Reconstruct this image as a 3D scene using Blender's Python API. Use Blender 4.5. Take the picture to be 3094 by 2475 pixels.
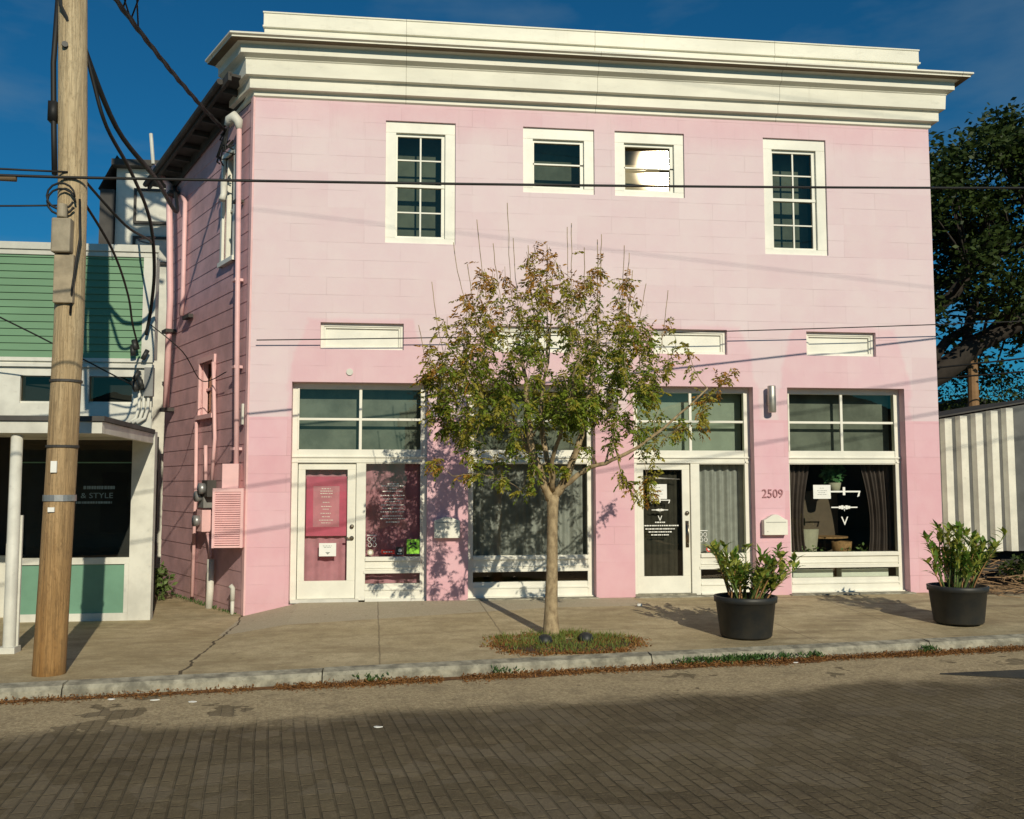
import bpy, math, random
from mathutils import Vector, Matrix, noise
R = math.radians
random.seed(7)
scene = bpy.context.scene
for o in list(bpy.data.objects): bpy.data.objects.remove(o)
COL = scene.collection

# ------------------------------------------------------------- camera
cd = bpy.data.cameras.new('camera'); cam = bpy.data.objects.new('camera', cd); COL.objects.link(cam)
cam.location = (2.057, -13.986, 1.697)
_y, _p, _r = R(7.138), R(4.438), R(-.07)
fw = Vector((math.sin(_y)*math.cos(_p), math.cos(_y)*math.cos(_p), math.sin(_p)))
rt = Vector((math.cos(_y), -math.sin(_y), 0)); up = rt.cross(fw)
rt2 = rt*math.cos(_r)+up*math.sin(_r); up2 = -rt*math.sin(_r)+up*math.cos(_r)
cam.rotation_euler = Matrix((rt2, up2, -fw)).transposed().to_euler()
cd.sensor_width = 36; cd.lens = 33.4; cd.clip_end = 1500; cd.clip_start = .05
scene.camera = cam

# ------------------------------------------------------------- sun and sky
EL, AZ = R(26.5), R(12)            # sun height; swing from straight behind the camera towards the right
sv = Vector((math.cos(EL)*math.sin(AZ), -math.cos(EL)*math.cos(AZ), math.sin(EL)))
sl = bpy.data.lights.new('sun', 'SUN'); sl.energy = 3.65; sl.angle = R(.4); sl.color = (1, .91, .71)
sun = bpy.data.objects.new('sun', sl); COL.objects.link(sun); sun.location = (8, -25, 15)
sun.rotation_euler = (-sv).to_track_quat('-Z', 'Y').to_euler()
w = bpy.data.worlds.new('World'); scene.world = w; w.use_nodes = True
nt = w.node_tree; bg = nt.nodes['Background']
sky = nt.nodes.new('ShaderNodeTexSky'); sky.sky_type = 'NISHITA'; sky.sun_disc = False
sky.sun_elevation = EL; sky.sun_rotation = R(180)-AZ; sky.air_density = 1.0; sky.dust_density = .2; sky.ozone_density = 3
tint = nt.nodes.new('ShaderNodeMix'); tint.data_type = 'RGBA'; tint.blend_type = 'MULTIPLY'; tint.inputs[0].default_value = 1
tint.inputs[7].default_value = (.10, .62, .86, 1)
nt.links.new(sky.outputs[0], tint.inputs[6])
tc = nt.nodes.new('ShaderNodeTexCoord'); mp = nt.nodes.new('ShaderNodeMapping'); mp.inputs['Scale'].default_value = (2.2, 2.2, 7)
nz = nt.nodes.new('ShaderNodeTexNoise'); nz.inputs['Scale'].default_value = 1.6; nz.inputs['Detail'].default_value = 6; nz.inputs['Roughness'].default_value = .55
rp = nt.nodes.new('ShaderNodeValToRGB'); rp.color_ramp.elements[0].position = .50; rp.color_ramp.elements[0].color = (0, 0, 0, 1)
rp.color_ramp.elements[1].position = .80; rp.color_ramp.elements[1].color = (.42, .42, .42, 1)
nt.links.new(tc.outputs['Generated'], mp.inputs[0]); nt.links.new(mp.outputs[0], nz.inputs['Vector']); nt.links.new(nz.outputs['Fac'], rp.inputs[0])
cl = nt.nodes.new('ShaderNodeMix'); cl.data_type = 'RGBA'; cl.inputs[7].default_value = (2.6, 3.8, 4.6, 1)
nt.links.new(rp.outputs[0], cl.inputs[0]); nt.links.new(tint.outputs[2], cl.inputs[6]); nt.links.new(cl.outputs[2], bg.inputs[0])
bg.inputs[1].default_value = .068
scene.view_settings.view_transform = 'Standard'; scene.view_settings.look = 'None'
scene.view_settings.exposure = 0.0; scene.view_settings.gamma = 1

# ------------------------------------------------------------- node helpers
class E:                                   # a tiny expression wrapper over math nodes
    def __init__(s, t, o): s.t, s.o = t, o
    def _m(s, op, *a):
        n = s.t.nodes.new('ShaderNodeMath'); n.operation = op
        for i, v in enumerate((s,)+a):
            if isinstance(v, E): s.t.links.new(v.o, n.inputs[i])
            else: n.inputs[i].default_value = v
        return E(s.t, n.outputs[0])
    def __add__(s, b): return s._m('ADD', b)
    def __sub__(s, b): return s._m('SUBTRACT', b)
    def __mul__(s, b): return s._m('MULTIPLY', b)
    def abs(s): return s._m('ABSOLUTE')
    def max(s, b): return s._m('MAXIMUM', b)
    def min(s, b): return s._m('MINIMUM', b)
    def lt(s, b): return s._m('LESS_THAN', b)
    def gt(s, b): return s._m('GREATER_THAN', b)
    def fract(s): return s._m('FRACT')
    def smooth(s, a, b):
        n = s.t.nodes.new('ShaderNodeMapRange'); n.interpolation_type = 'SMOOTHSTEP'
        s.t.links.new(s.o, n.inputs[0]); n.inputs[1].default_value = a; n.inputs[2].default_value = b
        return E(s.t, n.outputs[0])
def newmat(name):
    m = bpy.data.materials.new(name); m.use_nodes = True
    return m, m.node_tree, m.node_tree.nodes['Principled BSDF']
def noise_n(t, vec, scale, detail=4, rough=.55):
    n = t.nodes.new('ShaderNodeTexNoise'); n.inputs['Scale'].default_value = scale
    n.inputs['Detail'].default_value = detail; n.inputs['Roughness'].default_value = rough
    t.links.new(vec, n.inputs['Vector']); return E(t, n.outputs['Fac'])
def mixc(t, f, a, b, mode='MIX'):
    n = t.nodes.new('ShaderNodeMix'); n.data_type = 'RGBA'; n.blend_type = mode
    for s, v in ((0, f), (6, a), (7, b)):
        if isinstance(v, E): t.links.new(v.o, n.inputs[s])
        elif hasattr(v, 'links'): t.links.new(v, n.inputs[s])
        elif isinstance(v, tuple): n.inputs[s].default_value = (*v, 1) if len(v) == 3 else v
        else: n.inputs[s].default_value = v
    return n.outputs[2]
def bump(t, p, h, strength=.4, dist=.01):
    b = t.nodes.new('ShaderNodeBump'); b.inputs['Strength'].default_value = strength; b.inputs['Distance'].default_value = dist
    t.links.new(h.o if isinstance(h, E) else h, b.inputs['Height']); t.links.new(b.outputs[0], p.inputs['Normal'])
def coords(t, scale=(1, 1, 1), rot=(0, 0, 0), kind='Object'):
    c = t.nodes.new('ShaderNodeTexCoord'); m = t.nodes.new('ShaderNodeMapping')
    m.inputs['Scale'].default_value = scale; m.inputs['Rotation'].default_value = rot
    t.links.new(c.outputs[kind], m.inputs[0]); return m.outputs[0]
def geo_xyz(t):
    g = t.nodes.new('ShaderNodeNewGeometry'); s = t.nodes.new('ShaderNodeSeparateXYZ')
    t.links.new(g.outputs['Position'], s.inputs[0]); return [E(t, o) for o in s.outputs], g.outputs['Position']
def surf(name, c, rough=.6, var=.15, scale=4, bmp=.15, bscale=60, metal=0, stretch=(1, 1, 1), c2=None, spec=.4, dirt=0):
    m, t, p = newmat(name); v = coords(t, stretch)
    n = noise_n(t, v, scale, 5, .6).smooth(.3, .7); f = noise_n(t, v, bscale, 3)
    dark = c2 or tuple(x*(1-var) for x in c); light = tuple(min(1, x*(1+var*.5)) for x in c)
    col = mixc(t, n, dark, light)
    if dirt:
        d = noise_n(t, v, scale*5, 6, .7).smooth(.55, .75)
        col = mixc(t, d*dirt, col, tuple(x*.35 for x in c))
    t.links.new(col, p.inputs['Base Color']); p.inputs['Roughness'].default_value = rough
    p.inputs['Metallic'].default_value = metal; p.inputs['Specular IOR Level'].default_value = spec
    if bmp: bump(t, p, f, bmp, .004)
    return m

# ------------------------------------------------------------- mesh builder
class MB:
    def __init__(s, T=None): s.v = []; s.f = []; s.m = []; s.T = T
    def pt(s, p):
        s.v.append(tuple(s.T(p)) if s.T else tuple(p)); return len(s.v)-1
    def face(s, pts, m=0):
        s.f.append([s.pt(p) for p in pts]); s.m.append(m)
    def box(s, x0, x1, y0, y1, z0, z1, m=0):
        i = [s.pt(p) for p in ((x0, y0, z0), (x1, y0, z0), (x1, y1, z0), (x0, y1, z0), (x0, y0, z1), (x1, y0, z1), (x1, y1, z1), (x0, y1, z1))]
        for q in ((3, 2, 1, 0), (4, 5, 6, 7), (0, 1, 5, 4), (1, 2, 6, 5), (2, 3, 7, 6), (3, 0, 4, 7)):
            s.f.append([i[k] for k in q]); s.m.append(m)
        return s
    def prism(s, poly, h0, h1, axis='y', m=0):     # poly of 2-D points swept along axis
        def P(a, b, h): return {'y': (a, h, b), 'z': (a, b, h), 'x': (h, a, b)}[axis]
        n = len(poly); a = [s.pt(P(*q, h0)) for q in poly]; b = [s.pt(P(*q, h1)) for q in poly]
        s.f.append(a[::-1]); s.f.append(b); s.m += [m, m]
        for k in range(n): s.f.append([a[k], a[(k+1) % n], b[(k+1) % n], b[k]]); s.m.append(m)
        return s
    def tube(s, path, rad, n=8, m=0, caps=True):
        path = [Vector(p) for p in path]; k = len(path)
        if not hasattr(rad, '__len__'): rad = [rad]*k
        rings = []; ref = None
        for i, p in enumerate(path):
            d = (path[min(i+1, k-1)]-path[max(i-1, 0)])
            d = d.normalized() if d.length > 1e-9 else Vector((0, 0, 1))
            if ref is None: ref = d.orthogonal().normalized()
            a = (ref-d*ref.dot(d)); a = a.normalized() if a.length > 1e-6 else d.orthogonal().normalized(); ref = a
            b = d.cross(a)
            rings.append([s.pt(p+(a*math.cos(t)+b*math.sin(t))*rad[i]) for t in [2*math.pi*j/n for j in range(n)]])
        for i in range(k-1):
            for j in range(n):
                s.f.append([rings[i][j], rings[i][(j+1) % n], rings[i+1][(j+1) % n], rings[i+1][j]]); s.m.append(m)
        if caps: s.f.append(rings[0][::-1]); s.f.append(rings[-1]); s.m += [m, m]
        return s
    def lathe(s, prof, c=(0, 0, 0), n=32, m=0):
        rings = [[s.pt((c[0]+r*math.cos(2*math.pi*j/n), c[1]+r*math.sin(2*math.pi*j/n), c[2]+z)) for j in range(n)] for r, z in prof]
        for i in range(len(rings)-1):
            for j in range(n):
                s.f.append([rings[i][j], rings[i][(j+1) % n], rings[i+1][(j+1) % n], rings[i+1][j]]); s.m.append(m)
        return s
    def build(s, name, mats, parent=None, smooth=False, bevel=0):
        me = bpy.data.meshes.new(name)
        off = parent_loc(parent)
        me.from_pydata([(a-off[0], b-off[1], c-off[2]) for a, b, c in s.v], [], s.f)
        for m in (mats if isinstance(mats, (list, tuple)) else [mats]): me.materials.append(m)
        me.polygons.foreach_set('material_index', s.m)
        if smooth: me.polygons.foreach_set('use_smooth', [True]*len(s.f))
        me.update()
        o = bpy.data.objects.new(name, me); COL.objects.link(o)
        if parent: o.parent = parent
        if bevel:
            b = o.modifiers.new('bevel', 'BEVEL'); b.width = bevel; b.segments = 2; b.limit_method = 'ANGLE'
        return o
def parent_loc(p):
    v = Vector((0, 0, 0))
    while p: v = v+p.location; p = p.parent
    return v
def thing(name, label, cat, loc=(0, 0, 0), group=None):
    o = bpy.data.objects.new(name, None); COL.objects.link(o); o.location = loc; o.empty_display_size = .2
    return tag(o, label, cat, group)
def tag(o, label, cat, group=None, kind=None):
    if label: o['label'] = label
    if cat: o['category'] = cat
    if group: o['group'] = group
    if kind: o['kind'] = kind
    return o
def struct(o): o['kind'] = 'structure'; return o
def text_mesh(txt, name, size, loc, mat, parent=None, ext=.002, T=None, align='CENTER', sx=1):
    c = bpy.data.curves.new(name, 'FONT'); c.body = txt; c.size = size; c.extrude = ext; c.align_x = align; c.resolution_u = 3
    o = bpy.data.objects.new(name, c); COL.objects.link(o)
    dg = bpy.context.evaluated_depsgraph_get(); me = bpy.data.meshes.new_from_object(o.evaluated_get(dg))
    bpy.data.objects.remove(o)
    off = parent_loc(parent)
    for v in me.vertices: v.co = Vector((v.co.x*sx+loc[0]-off[0], -v.co.z+loc[1]-off[1], v.co.y+loc[2]-off[2]))
    me.materials.clear(); me.materials.append(mat)
    n = bpy.data.objects.new(name, me); COL.objects.link(n)
    if parent: n.parent = parent
    return n
def lerp(a, b, t): return a+(b-a)*t
def sag(a, b, drop, n=16, r=.01):
    a, b = Vector(a), Vector(b)
    return [a.lerp(b, i/n)-Vector((0, 0, 4*drop*(i/n)*(1-i/n))) for i in range(n+1)]

# the skewed side wall: s metres back along it, o metres out of it
SD, SN = Vector((-.466, .884, 0)).normalized(), Vector((-.884, -.466, 0)).normalized()
def ST(p): return SD*p[0]+SN*p[1]+Vector((0, 0, p[2]))      # (s, out, z)

# ------------------------------------------------------------- materials
BAYS = [(.596, 2.558), (3.158, 5.069), (5.66, 7.547), (8.097, 10.021)]
def facade_mat():
    m, t, p = newmat('painted_block_wall'); (x, y, z), pos = geo_xyz(t)
    wob = (noise_n(t, pos, 1.3, 4, .6)-.5)*.34
    wob2 = (noise_n(t, pos, 9, 4, .7)-.5)*.06
    mask = (z+wob*.12).lt(2.66)
    for i, (a, b) in enumerate(BAYS):
        cx, hw = (a+b)/2, (b-a)/2+.04+.03*i
        hwz = (z-3.1).max(0)*(-.24)+hw
        top = 4.12 if i != 1 else 3.9
        d = ((x-cx).abs()-hwz+wob+wob2).max(z-top+wob*.5)
        mask = mask.max((d*-1).smooth(-.035, .05)*.8)
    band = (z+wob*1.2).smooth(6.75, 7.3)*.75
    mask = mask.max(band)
    mask = mask*(z.lt(2.66)*.25+.75)
    n = noise_n(t, pos, 2.2, 5, .6).smooth(.3, .7)
    pale = mixc(t, n, (.705, .545, .58), (.72, .585, .605))
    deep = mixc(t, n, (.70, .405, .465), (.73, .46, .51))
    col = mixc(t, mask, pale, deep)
    # scored block lines
    v = t.nodes.new('ShaderNodeCombineXYZ'); t.links.new(x.o, v.inputs[0]); t.links.new(z.o, v.inputs[1])
    b = t.nodes.new('ShaderNodeTexBrick'); t.links.new(v.outputs[0], b.inputs['Vector'])
    b.inputs['Scale'].default_value = 1; b.inputs['Brick Width'].default_value = 1.07; b.inputs['Row Height'].default_value = .262
    b.inputs['Mortar Size'].default_value = .0032; b.inputs['Mortar Smooth'].default_value = .5
    b.inputs['Color1'].default_value = b.inputs['Color2'].default_value = (1, 1, 1, 1); b.inputs['Mortar'].default_value = (0, 0, 0, 1)
    br = E(t, b.outputs['Fac'])
    b2 = t.nodes.new('ShaderNodeTexBrick'); t.links.new(v.outputs[0], b2.inputs['Vector']); b2.inputs['Scale'].default_value = 1; b2.inputs['Brick Width'].default_value = 1.07; b2.inputs['Row Height'].default_value = .524; b2.inputs['Mortar Size'].default_value = 0
    b2.inputs['Color1'].default_value = (0, 0, 0, 1); b2.inputs['Color2'].default_value = (1, 1, 1, 1)
    col = mixc(t, .055, col, b2.outputs['Color'], 'OVERLAY')
    fade = noise_n(t, pos, 1.3, 4, .6).smooth(.38, .66)
    low = z.lt(2.7)*.2+.8
    col = mixc(t, br*fade*low*.36, col, (.40, .25, .25))
    st = noise_n(t, coords(t, (1.5, 1.5, .12), kind='Object'), 3, 5, .7).smooth(.58, .8)
    col = mixc(t, st*.22, col, (.45, .33, .28))
    drip = noise_n(t, coords(t, (6, 6, .35), kind='Object'), 2.2, 6, .8).smooth(.56, .72)*(z-6.0).smooth(0, 1.3).max((z*-1+3.6).smooth(0, .4)*(z-3.1).smooth(-.1, .3))
    col = mixc(t, drip*.22, col, (.38, .26, .22))
    base = (z*-1).smooth(-.35, .05)*noise_n(t, pos, 6, 5, .7)
    col = mixc(t, base*.25, col, (.35, .22, .2))
    t.links.new(col, p.inputs['Base Color']); p.inputs['Roughness'].default_value = .62; p.inputs['Specular IOR Level'].default_value = .3
    h = noise_n(t, pos, 70, 3)*.25-br*fade*1.4+noise_n(t, pos, 7, 3)*.4
    bump(t, p, h, .5, .007)
    return m
M_FAC = facade_mat()
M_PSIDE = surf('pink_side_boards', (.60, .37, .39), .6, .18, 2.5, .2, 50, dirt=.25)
M_PTRIM = surf('pink_trim', (.80, .50, .50), .5, .08, 4, .06, 50)
M_WHITE = surf('white_trim_paint', (.80, .785, .69), .45, .09, 2.2, .12, 50, dirt=.12)
def board_joints(m, seg, off):
    t = m.node_tree; p = t.nodes['Principled BSDF']; (x, y, z), pos = geo_xyz(t); l = p.inputs['Base Color'].links[0].from_socket
    j = ((x+off)*(1/seg)+(z*7).fract()*.0).fract().lt(.0035)
    c = mixc(t, j*.6, l, (.25, .22, .16)); st = noise_n(t, coords(t, (5, 5, .5)), 1.6, 6, .8).smooth(.55, .75); c = mixc(t, st*.22, c, (.42, .38, .28)); t.links.new(c, p.inputs['Base Color']); return m
M_CORN = surf('cornice_paint', (.77, .745, .63), .5, .13, 1.2, .2, 30, dirt=.22, stretch=(.5, 1, 1.5))
M_CORN = board_joints(M_CORN, 2.9, .7)
M_OLDW = surf('weathered_white', (.66, .65, .58), .55, .2, 2, .15, 40, dirt=.3)
M_EAVE = surf('dark_eave', (.06, .055, .05), .7, .3, 3, .1, 30)
M_ROOF = surf('roofing', (.09, .085, .08), .9, .3, 2, .3, 30)
M_GREEN = surf('green_boards', (.15, .29, .165), .5, .12, 2, .12, 50, stretch=(.3, 1, 1))
M_GPANEL = surf('green_panel', (.15, .30, .21), .5, .12, 2, .1, 40)
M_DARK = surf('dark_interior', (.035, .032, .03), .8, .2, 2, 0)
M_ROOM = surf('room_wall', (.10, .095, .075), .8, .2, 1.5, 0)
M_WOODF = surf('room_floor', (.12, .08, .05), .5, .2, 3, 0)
M_BLACK = surf('black_plastic', (.018, .021, .023), .5, .2, 6, .15, 40, c2=(.035, .034, .030))
M_CABLE = surf('black_cable', (.012, .012, .012), .6, .1, 6, 0)
M_STEEL = surf('galvanised', (.42, .43, .43), .4, .2, 8, .1, 50, metal=.6)
M_LAMP = surf('lamp_metal', (.50, .48, .42), .5, .1, 8, 0, metal=.85)
M_BRASS = surf('handle_metal', (.30, .26, .2), .3, .1, 8, 0, metal=.9)
M_GREY = surf('grey_box', (.24, .24, .23), .5, .2, 5, .1, 40)
M_PAPER = surf('paper', (.82, .82, .78), .7, .04, 6, 0)
M_INK = surf('grey_ink', (.30, .32, .3), .7, .1, 6, 0)
M_WINK = surf('white_vinyl', (.84, .84, .78), .5, .03, 6, 0)
M_LIME = surf('lime_sticker', (.30, .72, .06), .45, .05, 6, 0)
M_RED = surf('red_sticker', (.72, .05, .03), .4, .05, 6, 0)
M_HOT = surf('rose_frame', (.56, .10, .18), .6, .15, 5, .1, 50)
M_DIGIT = surf('rosy_digits', (.42, .20, .22), .5, .1, 5, 0)
M_CURTG = surf('grey_curtain', (.37, .36, .335), .9, .15, 8, .3, 250)
M_CURTB = surf('brown_curtain', (.12, .085, .075), .9, .2, 5, .2, 200)
M_CURTD = surf('dark_curtain', (.050, .042, .030), .9, .25, 8, .2, 200)
M_CURTP = surf('dusty_pink_curtain', (.58, .255, .31), .9, .2, 3, .2, 150)
M_FILM = surf('frosted_blind', (.30, .34, .27), .8, .12, 5, .1, 100)
M_FILMD = surf('dark_blind', (.17, .18, .145), .8, .3, 3, .1, 100)
M_SOIL = surf('soil', (.07, .045, .03), .95, .3, 10, .5, 40)
M_BASKET = surf('basket', (.35, .19, .08), .8, .3, 30, .4, 60)
M_CHAIR = surf('chair_fabric', (.45, .41, .30), .9, .1, 8, .2, 90)
M_TRUNKB = None

def glass_mat(name, tintc=(.86, .92, .9), refl=1.5, rough=.0, wob=.12, gcol=(1, .84, .66)):
    m, t, p = newmat(name); t.nodes.remove(p); out = t.nodes['Material Output']
    fr = t.nodes.new('ShaderNodeFresnel'); fr.inputs[0].default_value = refl
    tr = t.nodes.new('ShaderNodeBsdfTransparent'); tr.inputs[0].default_value = (*tintc, 1)
    gl = t.nodes.new('ShaderNodeBsdfGlossy'); gl.inputs['Roughness'].default_value = rough; gl.distribution = 'BECKMANN'; gl.inputs[0].default_value = (*gcol, 1)
    v = coords(t); n = noise_n(t, v, 1.6, 2)
    b = t.nodes.new('ShaderNodeBump'); b.inputs['Strength'].default_value = wob; b.inputs['Distance'].default_value = .01
    t.links.new(n.o, b.inputs['Height']); t.links.new(b.outputs[0], gl.inputs['Normal'])
    f = E(t, fr.outputs[0])*1.35+.01
    mx = t.nodes.new('ShaderNodeMixShader'); t.links.new(f.o, mx.inputs[0]); t.links.new(tr.outputs[0], mx.inputs[1]); t.links.new(gl.outputs[0], mx.inputs[2])
    t.links.new(mx.outputs[0], out.inputs[0]); return m
M_GLASS = glass_mat('window_glass')
M_GLASSU = glass_mat('upper_window_glass', (.68, .74, .70), 1.5, gcol=(1, .78, .58))
M_GLASSW = glass_mat('sun_glint_glass', (.85, .83, .78), 1.5, .078, .0)

def sidewalk_mat():
    m, t, p = newmat('sidewalk_concrete'); (x, y, z), pos = geo_xyz(t)
    n1 = noise_n(t, pos, .7, 5, .6).smooth(.3, .7); n2 = noise_n(t, pos, 5, 6, .7).smooth(.35, .7); n3 = noise_n(t, pos, 60, 3, .7)
    col = mixc(t, n1, (.47, .385, .225), (.64, .54, .345))
    col = mixc(t, n2*.5, col, (.24, .185, .105))
    col = mixc(t, noise_n(t, coords(t, (.35, 1.6, 1), kind='Object'), 2.2, 6, .7).smooth(.48, .66)*.4, col, (.24, .18, .10))
    # paler newer strip along the shop front
    e = (y+(x*-.22)+(noise_n(t, pos, 2, 3)-.5)*.12)
    strip = e.gt(-2.0)*x.gt(.02)*(x-5.5).lt(0)*(y+1.0+(x-3).max(0)*-.12).gt(-.95+.0)
    st = (y-(x*.28-1.95).min(-.75)).gt(0)*x.gt(-.02)*x.lt(5.6)
    col = mixc(t, st*.8, col, (.50, .45, .34))
    # dark stains to the right
    s2 = (x-5.2).smooth(0, 1)*noise_n(t, coords(t, (.5, 2.0, 1), kind='Object'), 1.6, 5, .65).smooth(.46, .66)
    col = mixc(t, s2*.55, col, (.16, .115, .065))
    grain = noise_n(t, pos, 42, 6, .85).smooth(.35, .65)
    col = mixc(t, grain*.5, col, (.22, .175, .105))
    vo = t.nodes.new('ShaderNodeTexVoronoi'); vo.inputs['Scale'].default_value = 2.6; t.links.new(pos, vo.inputs['Vector']); gum = E(t, vo.outputs['Distance']).lt(.055)
    col = mixc(t, gum*.55, col, (.14, .11, .075))
    # joints
    j = None
    for jx in (1.9, 3.35, 6.9, 8.4, 10.4):
        d = (x-jx+(y+2)*.02+(noise_n(t, pos, 3, 2)-.5)*.03).abs().lt(.009)
        j = d if j is None else j.max(d)
    cr = ((x-(y*-.012))+(noise_n(t, pos, 1.4, 3)-.5)*.35).abs().lt(.013)*y.lt(.02)
    j2 = j*.5+cr
    col = mixc(t, j2.min(1)*.85, col, (.06, .045, .03))
    t.links.new(col, p.inputs['Base Color']); p.inputs['Roughness'].default_value = .85; p.inputs['Specular IOR Level'].default_value = .25
    bump(t, p, n3*.8+n2*.6-j2*2, .6, .012); return m
def road_mat():
    m, t, p = newmat('old_brick_road'); (x, y, z), pos = geo_xyz(t)
    yc = y-x*.128                                   # distance across the street
    v = t.nodes.new('ShaderNodeCombineXYZ')
    wob = (noise_n(t, pos, .6, 2)-.5)*.05
    t.links.new((yc+wob).o, v.inputs[0]); t.links.new((x+yc*.128+wob).o, v.inputs[1])
    b = t.nodes.new('ShaderNodeTexBrick'); t.links.new(v.outputs[0], b.inputs['Vector'])
    b.inputs['Scale'].default_value = 1; b.inputs['Brick Width'].default_value = .215; b.inputs['Row Height'].default_value = .098
    b.inputs['Mortar Size'].default_value = .011; b.inputs['Mortar Smooth'].default_value = .9; b.inputs['Bias'].default_value = 0
    b.inputs['Color1'].default_value = (.0, .0, .0, 1); b.inputs['Color2'].default_value = (1, 1, 1, 1); b.inputs['Mortar'].default_value = (.3, .3, .3, 1)
    bc = t.nodes.new('ShaderNodeSeparateColor'); t.links.new(b.outputs['Color'], bc.inputs[0]); rnd = E(t, bc.outputs[0])
    mort = E(t, b.outputs['Fac'])
    n1 = noise_n(t, pos, .55, 5, .6).smooth(.35, .68); n2 = noise_n(t, pos, 3.5, 6, .7); n3 = noise_n(t, pos, 55, 3, .7)
    brick = mixc(t, rnd, (.095, .074, .040), (.170, .132, .078))
    brick = mixc(t, noise_n(t, pos, 22, 5, .75).smooth(.3, .7)*.55, brick, (.075, .055, .038))
    brick = mixc(t, n3.smooth(.45, .8)*.4, brick, (.26, .21, .15))
    vo = t.nodes.new('ShaderNodeTexVoronoi'); vo.inputs['Scale'].default_value = 3.2; t.links.new(v.outputs[0], vo.inputs['Vector']); vs = t.nodes.new('ShaderNodeSeparateColor'); t.links.new(vo.outputs['Color'], vs.inputs[0])
    brick = mixc(t, n1*.6, brick, (.17, .138, .085))
    brick = mixc(t, E(t, vs.outputs[0]).gt(.72)*.25, brick, (.24, .20, .145))
    brick = mixc(t, mort*(n2.smooth(.38, .60)*noise_n(t, pos, .9, 4, .6).smooth(.30, .6)*.5+.03), brick, (.03, .024, .014))
    brick = mixc(t, noise_n(t, pos, 7, 5, .75).smooth(.48, .72)*.6, brick, (.22, .175, .105))
    brick = mixc(t, noise_n(t, coords(t, (.4, 1.3, 1)), 1.5, 6, .7).smooth(.5, .7)*.45, brick, (.06, .048, .032))
    brick = mixc(t, noise_n(t, pos, 30, 6, .9).smooth(.56, .7)*.5, brick, (.33, .27, .18))
    # asphalt skim along the gutter, broken edge
    edge = yc+5.93+(noise_n(t, pos, .7, 5, .6)-.5)*1.1+(noise_n(t, pos, 6, 6, .8)-.5)*.55
    skim = edge.smooth(-.22, .30)
    hole = noise_n(t, pos, 1.1, 4, .6).gt(.60)
    asp = mixc(t, noise_n(t, pos, 38, 5, .85).smooth(.3, .7), (.22, .17, .10), (.60, .49, .31))
    asp = mixc(t, n2.smooth(.45, .7)*.35, asp, (.12, .095, .065))
    sk = skim*(hole*-.75+1)
    rim = edge.abs().lt(.035)
    col = mixc(t, sk, brick, asp)
    t.links.new(col, p.inputs['Base Color']); p.inputs['Roughness'].default_value = .88; p.inputs['Specular IOR Level'].default_value = .15
    h = (sk*-.8+1)*(rnd*.4-mort*.6)+n3*.6+n2*.7+sk*.8
    bump(t, p, h, .9, .014); return m
M_WALK = sidewalk_mat(); M_ROAD = road_mat()
M_CURB = surf('curb_stone', (.33, .31, .24), .9, .5, 7, .8, 45, dirt=.8)
M_DIRT = surf('bare_ground', (.17, .12, .07), .95, .4, 1.5, .6, 20, dirt=.4)

# ------------------------------------------------------------- ground
def curb_y(x): return -4.46+.128*x
def walk_z(x, y):
    z0 = -.165+.165*min(1, max(0, x/.75)) if x < .75 else 0-.05*min(1, max(0, (x-10.3)/1.0))
    yc = curb_y(x); t = min(1, max(0, y/yc)) if y < 0 else 0
    z = lerp(z0, -.12, min(1, t*1.15) if x > .0 else t)
    if y > 0: z = z0-.02*y
    return z
b = MB(); b.box(-300, 300, -300, 300, -.75, -.45); struct(b.build('ground', M_DIRT))
b = MB(); XS = [-60, -30, -15]+[-12+i*.75 for i in range(0, 52)]+[30, 45, 70]
for a, c in zip(XS[:-1], XS[1:]):
    for q in range(8):
        ya0, ya1 = lerp(curb_y(a)+.02, -14.2+.128*a, q/8), lerp(curb_y(a)+.02, -14.2+.128*a, (q+1)/8)
        yb0, yb1 = lerp(curb_y(c)+.02, -14.2+.128*c, q/8), lerp(curb_y(c)+.02, -14.2+.128*c, (q+1)/8)
        b.face([(a, ya1, -.25), (c, yb1, -.25), (c, yb0, -.25), (a, ya0, -.25)])
struct(b.build('road', M_ROAD))
b = MB()
xs = [-14+.25*i for i in range(0, 161)]
ys = [0, -.15, -.4, -.8, -1.3, -1.9, -2.5, -3.2, -4.0]
for a, c in zip(xs[:-1], xs[1:]):
    ya = ys[:]; rows = []
    fa = [0]+[curb_y(a)*k/10+(.0 if k < 10 else 0) for k in range(1, 11)]
    fc = [0]+[curb_y(c)*k/10 for k in range(1, 11)]
    if fa[-1] > -.3 or fc[-1] > -.3: continue
    for k in range(10):
        b.face([(a, fa[k+1], walk_z(a, fa[k+1])), (c, fc[k+1], walk_z(c, fc[k+1])), (c, fc[k], walk_z(c, fc[k])), (a, fa[k], walk_z(a, fa[k]))])
    if c <= .01:
        for y0, y1 in ((0, 2), (2, 4), (4, 7)):
            b.face([(a, y0, walk_z(a, y0)), (c, y0, walk_z(c, y0)), (c, y1, walk_z(c, y1)), (a, y1, walk_z(a, y1))])
struct(b.build('sidewalk', M_WALK, smooth=True))
b = MB(); rng = random.Random(3); x = -14.0                      # stone curb in long lengths
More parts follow.
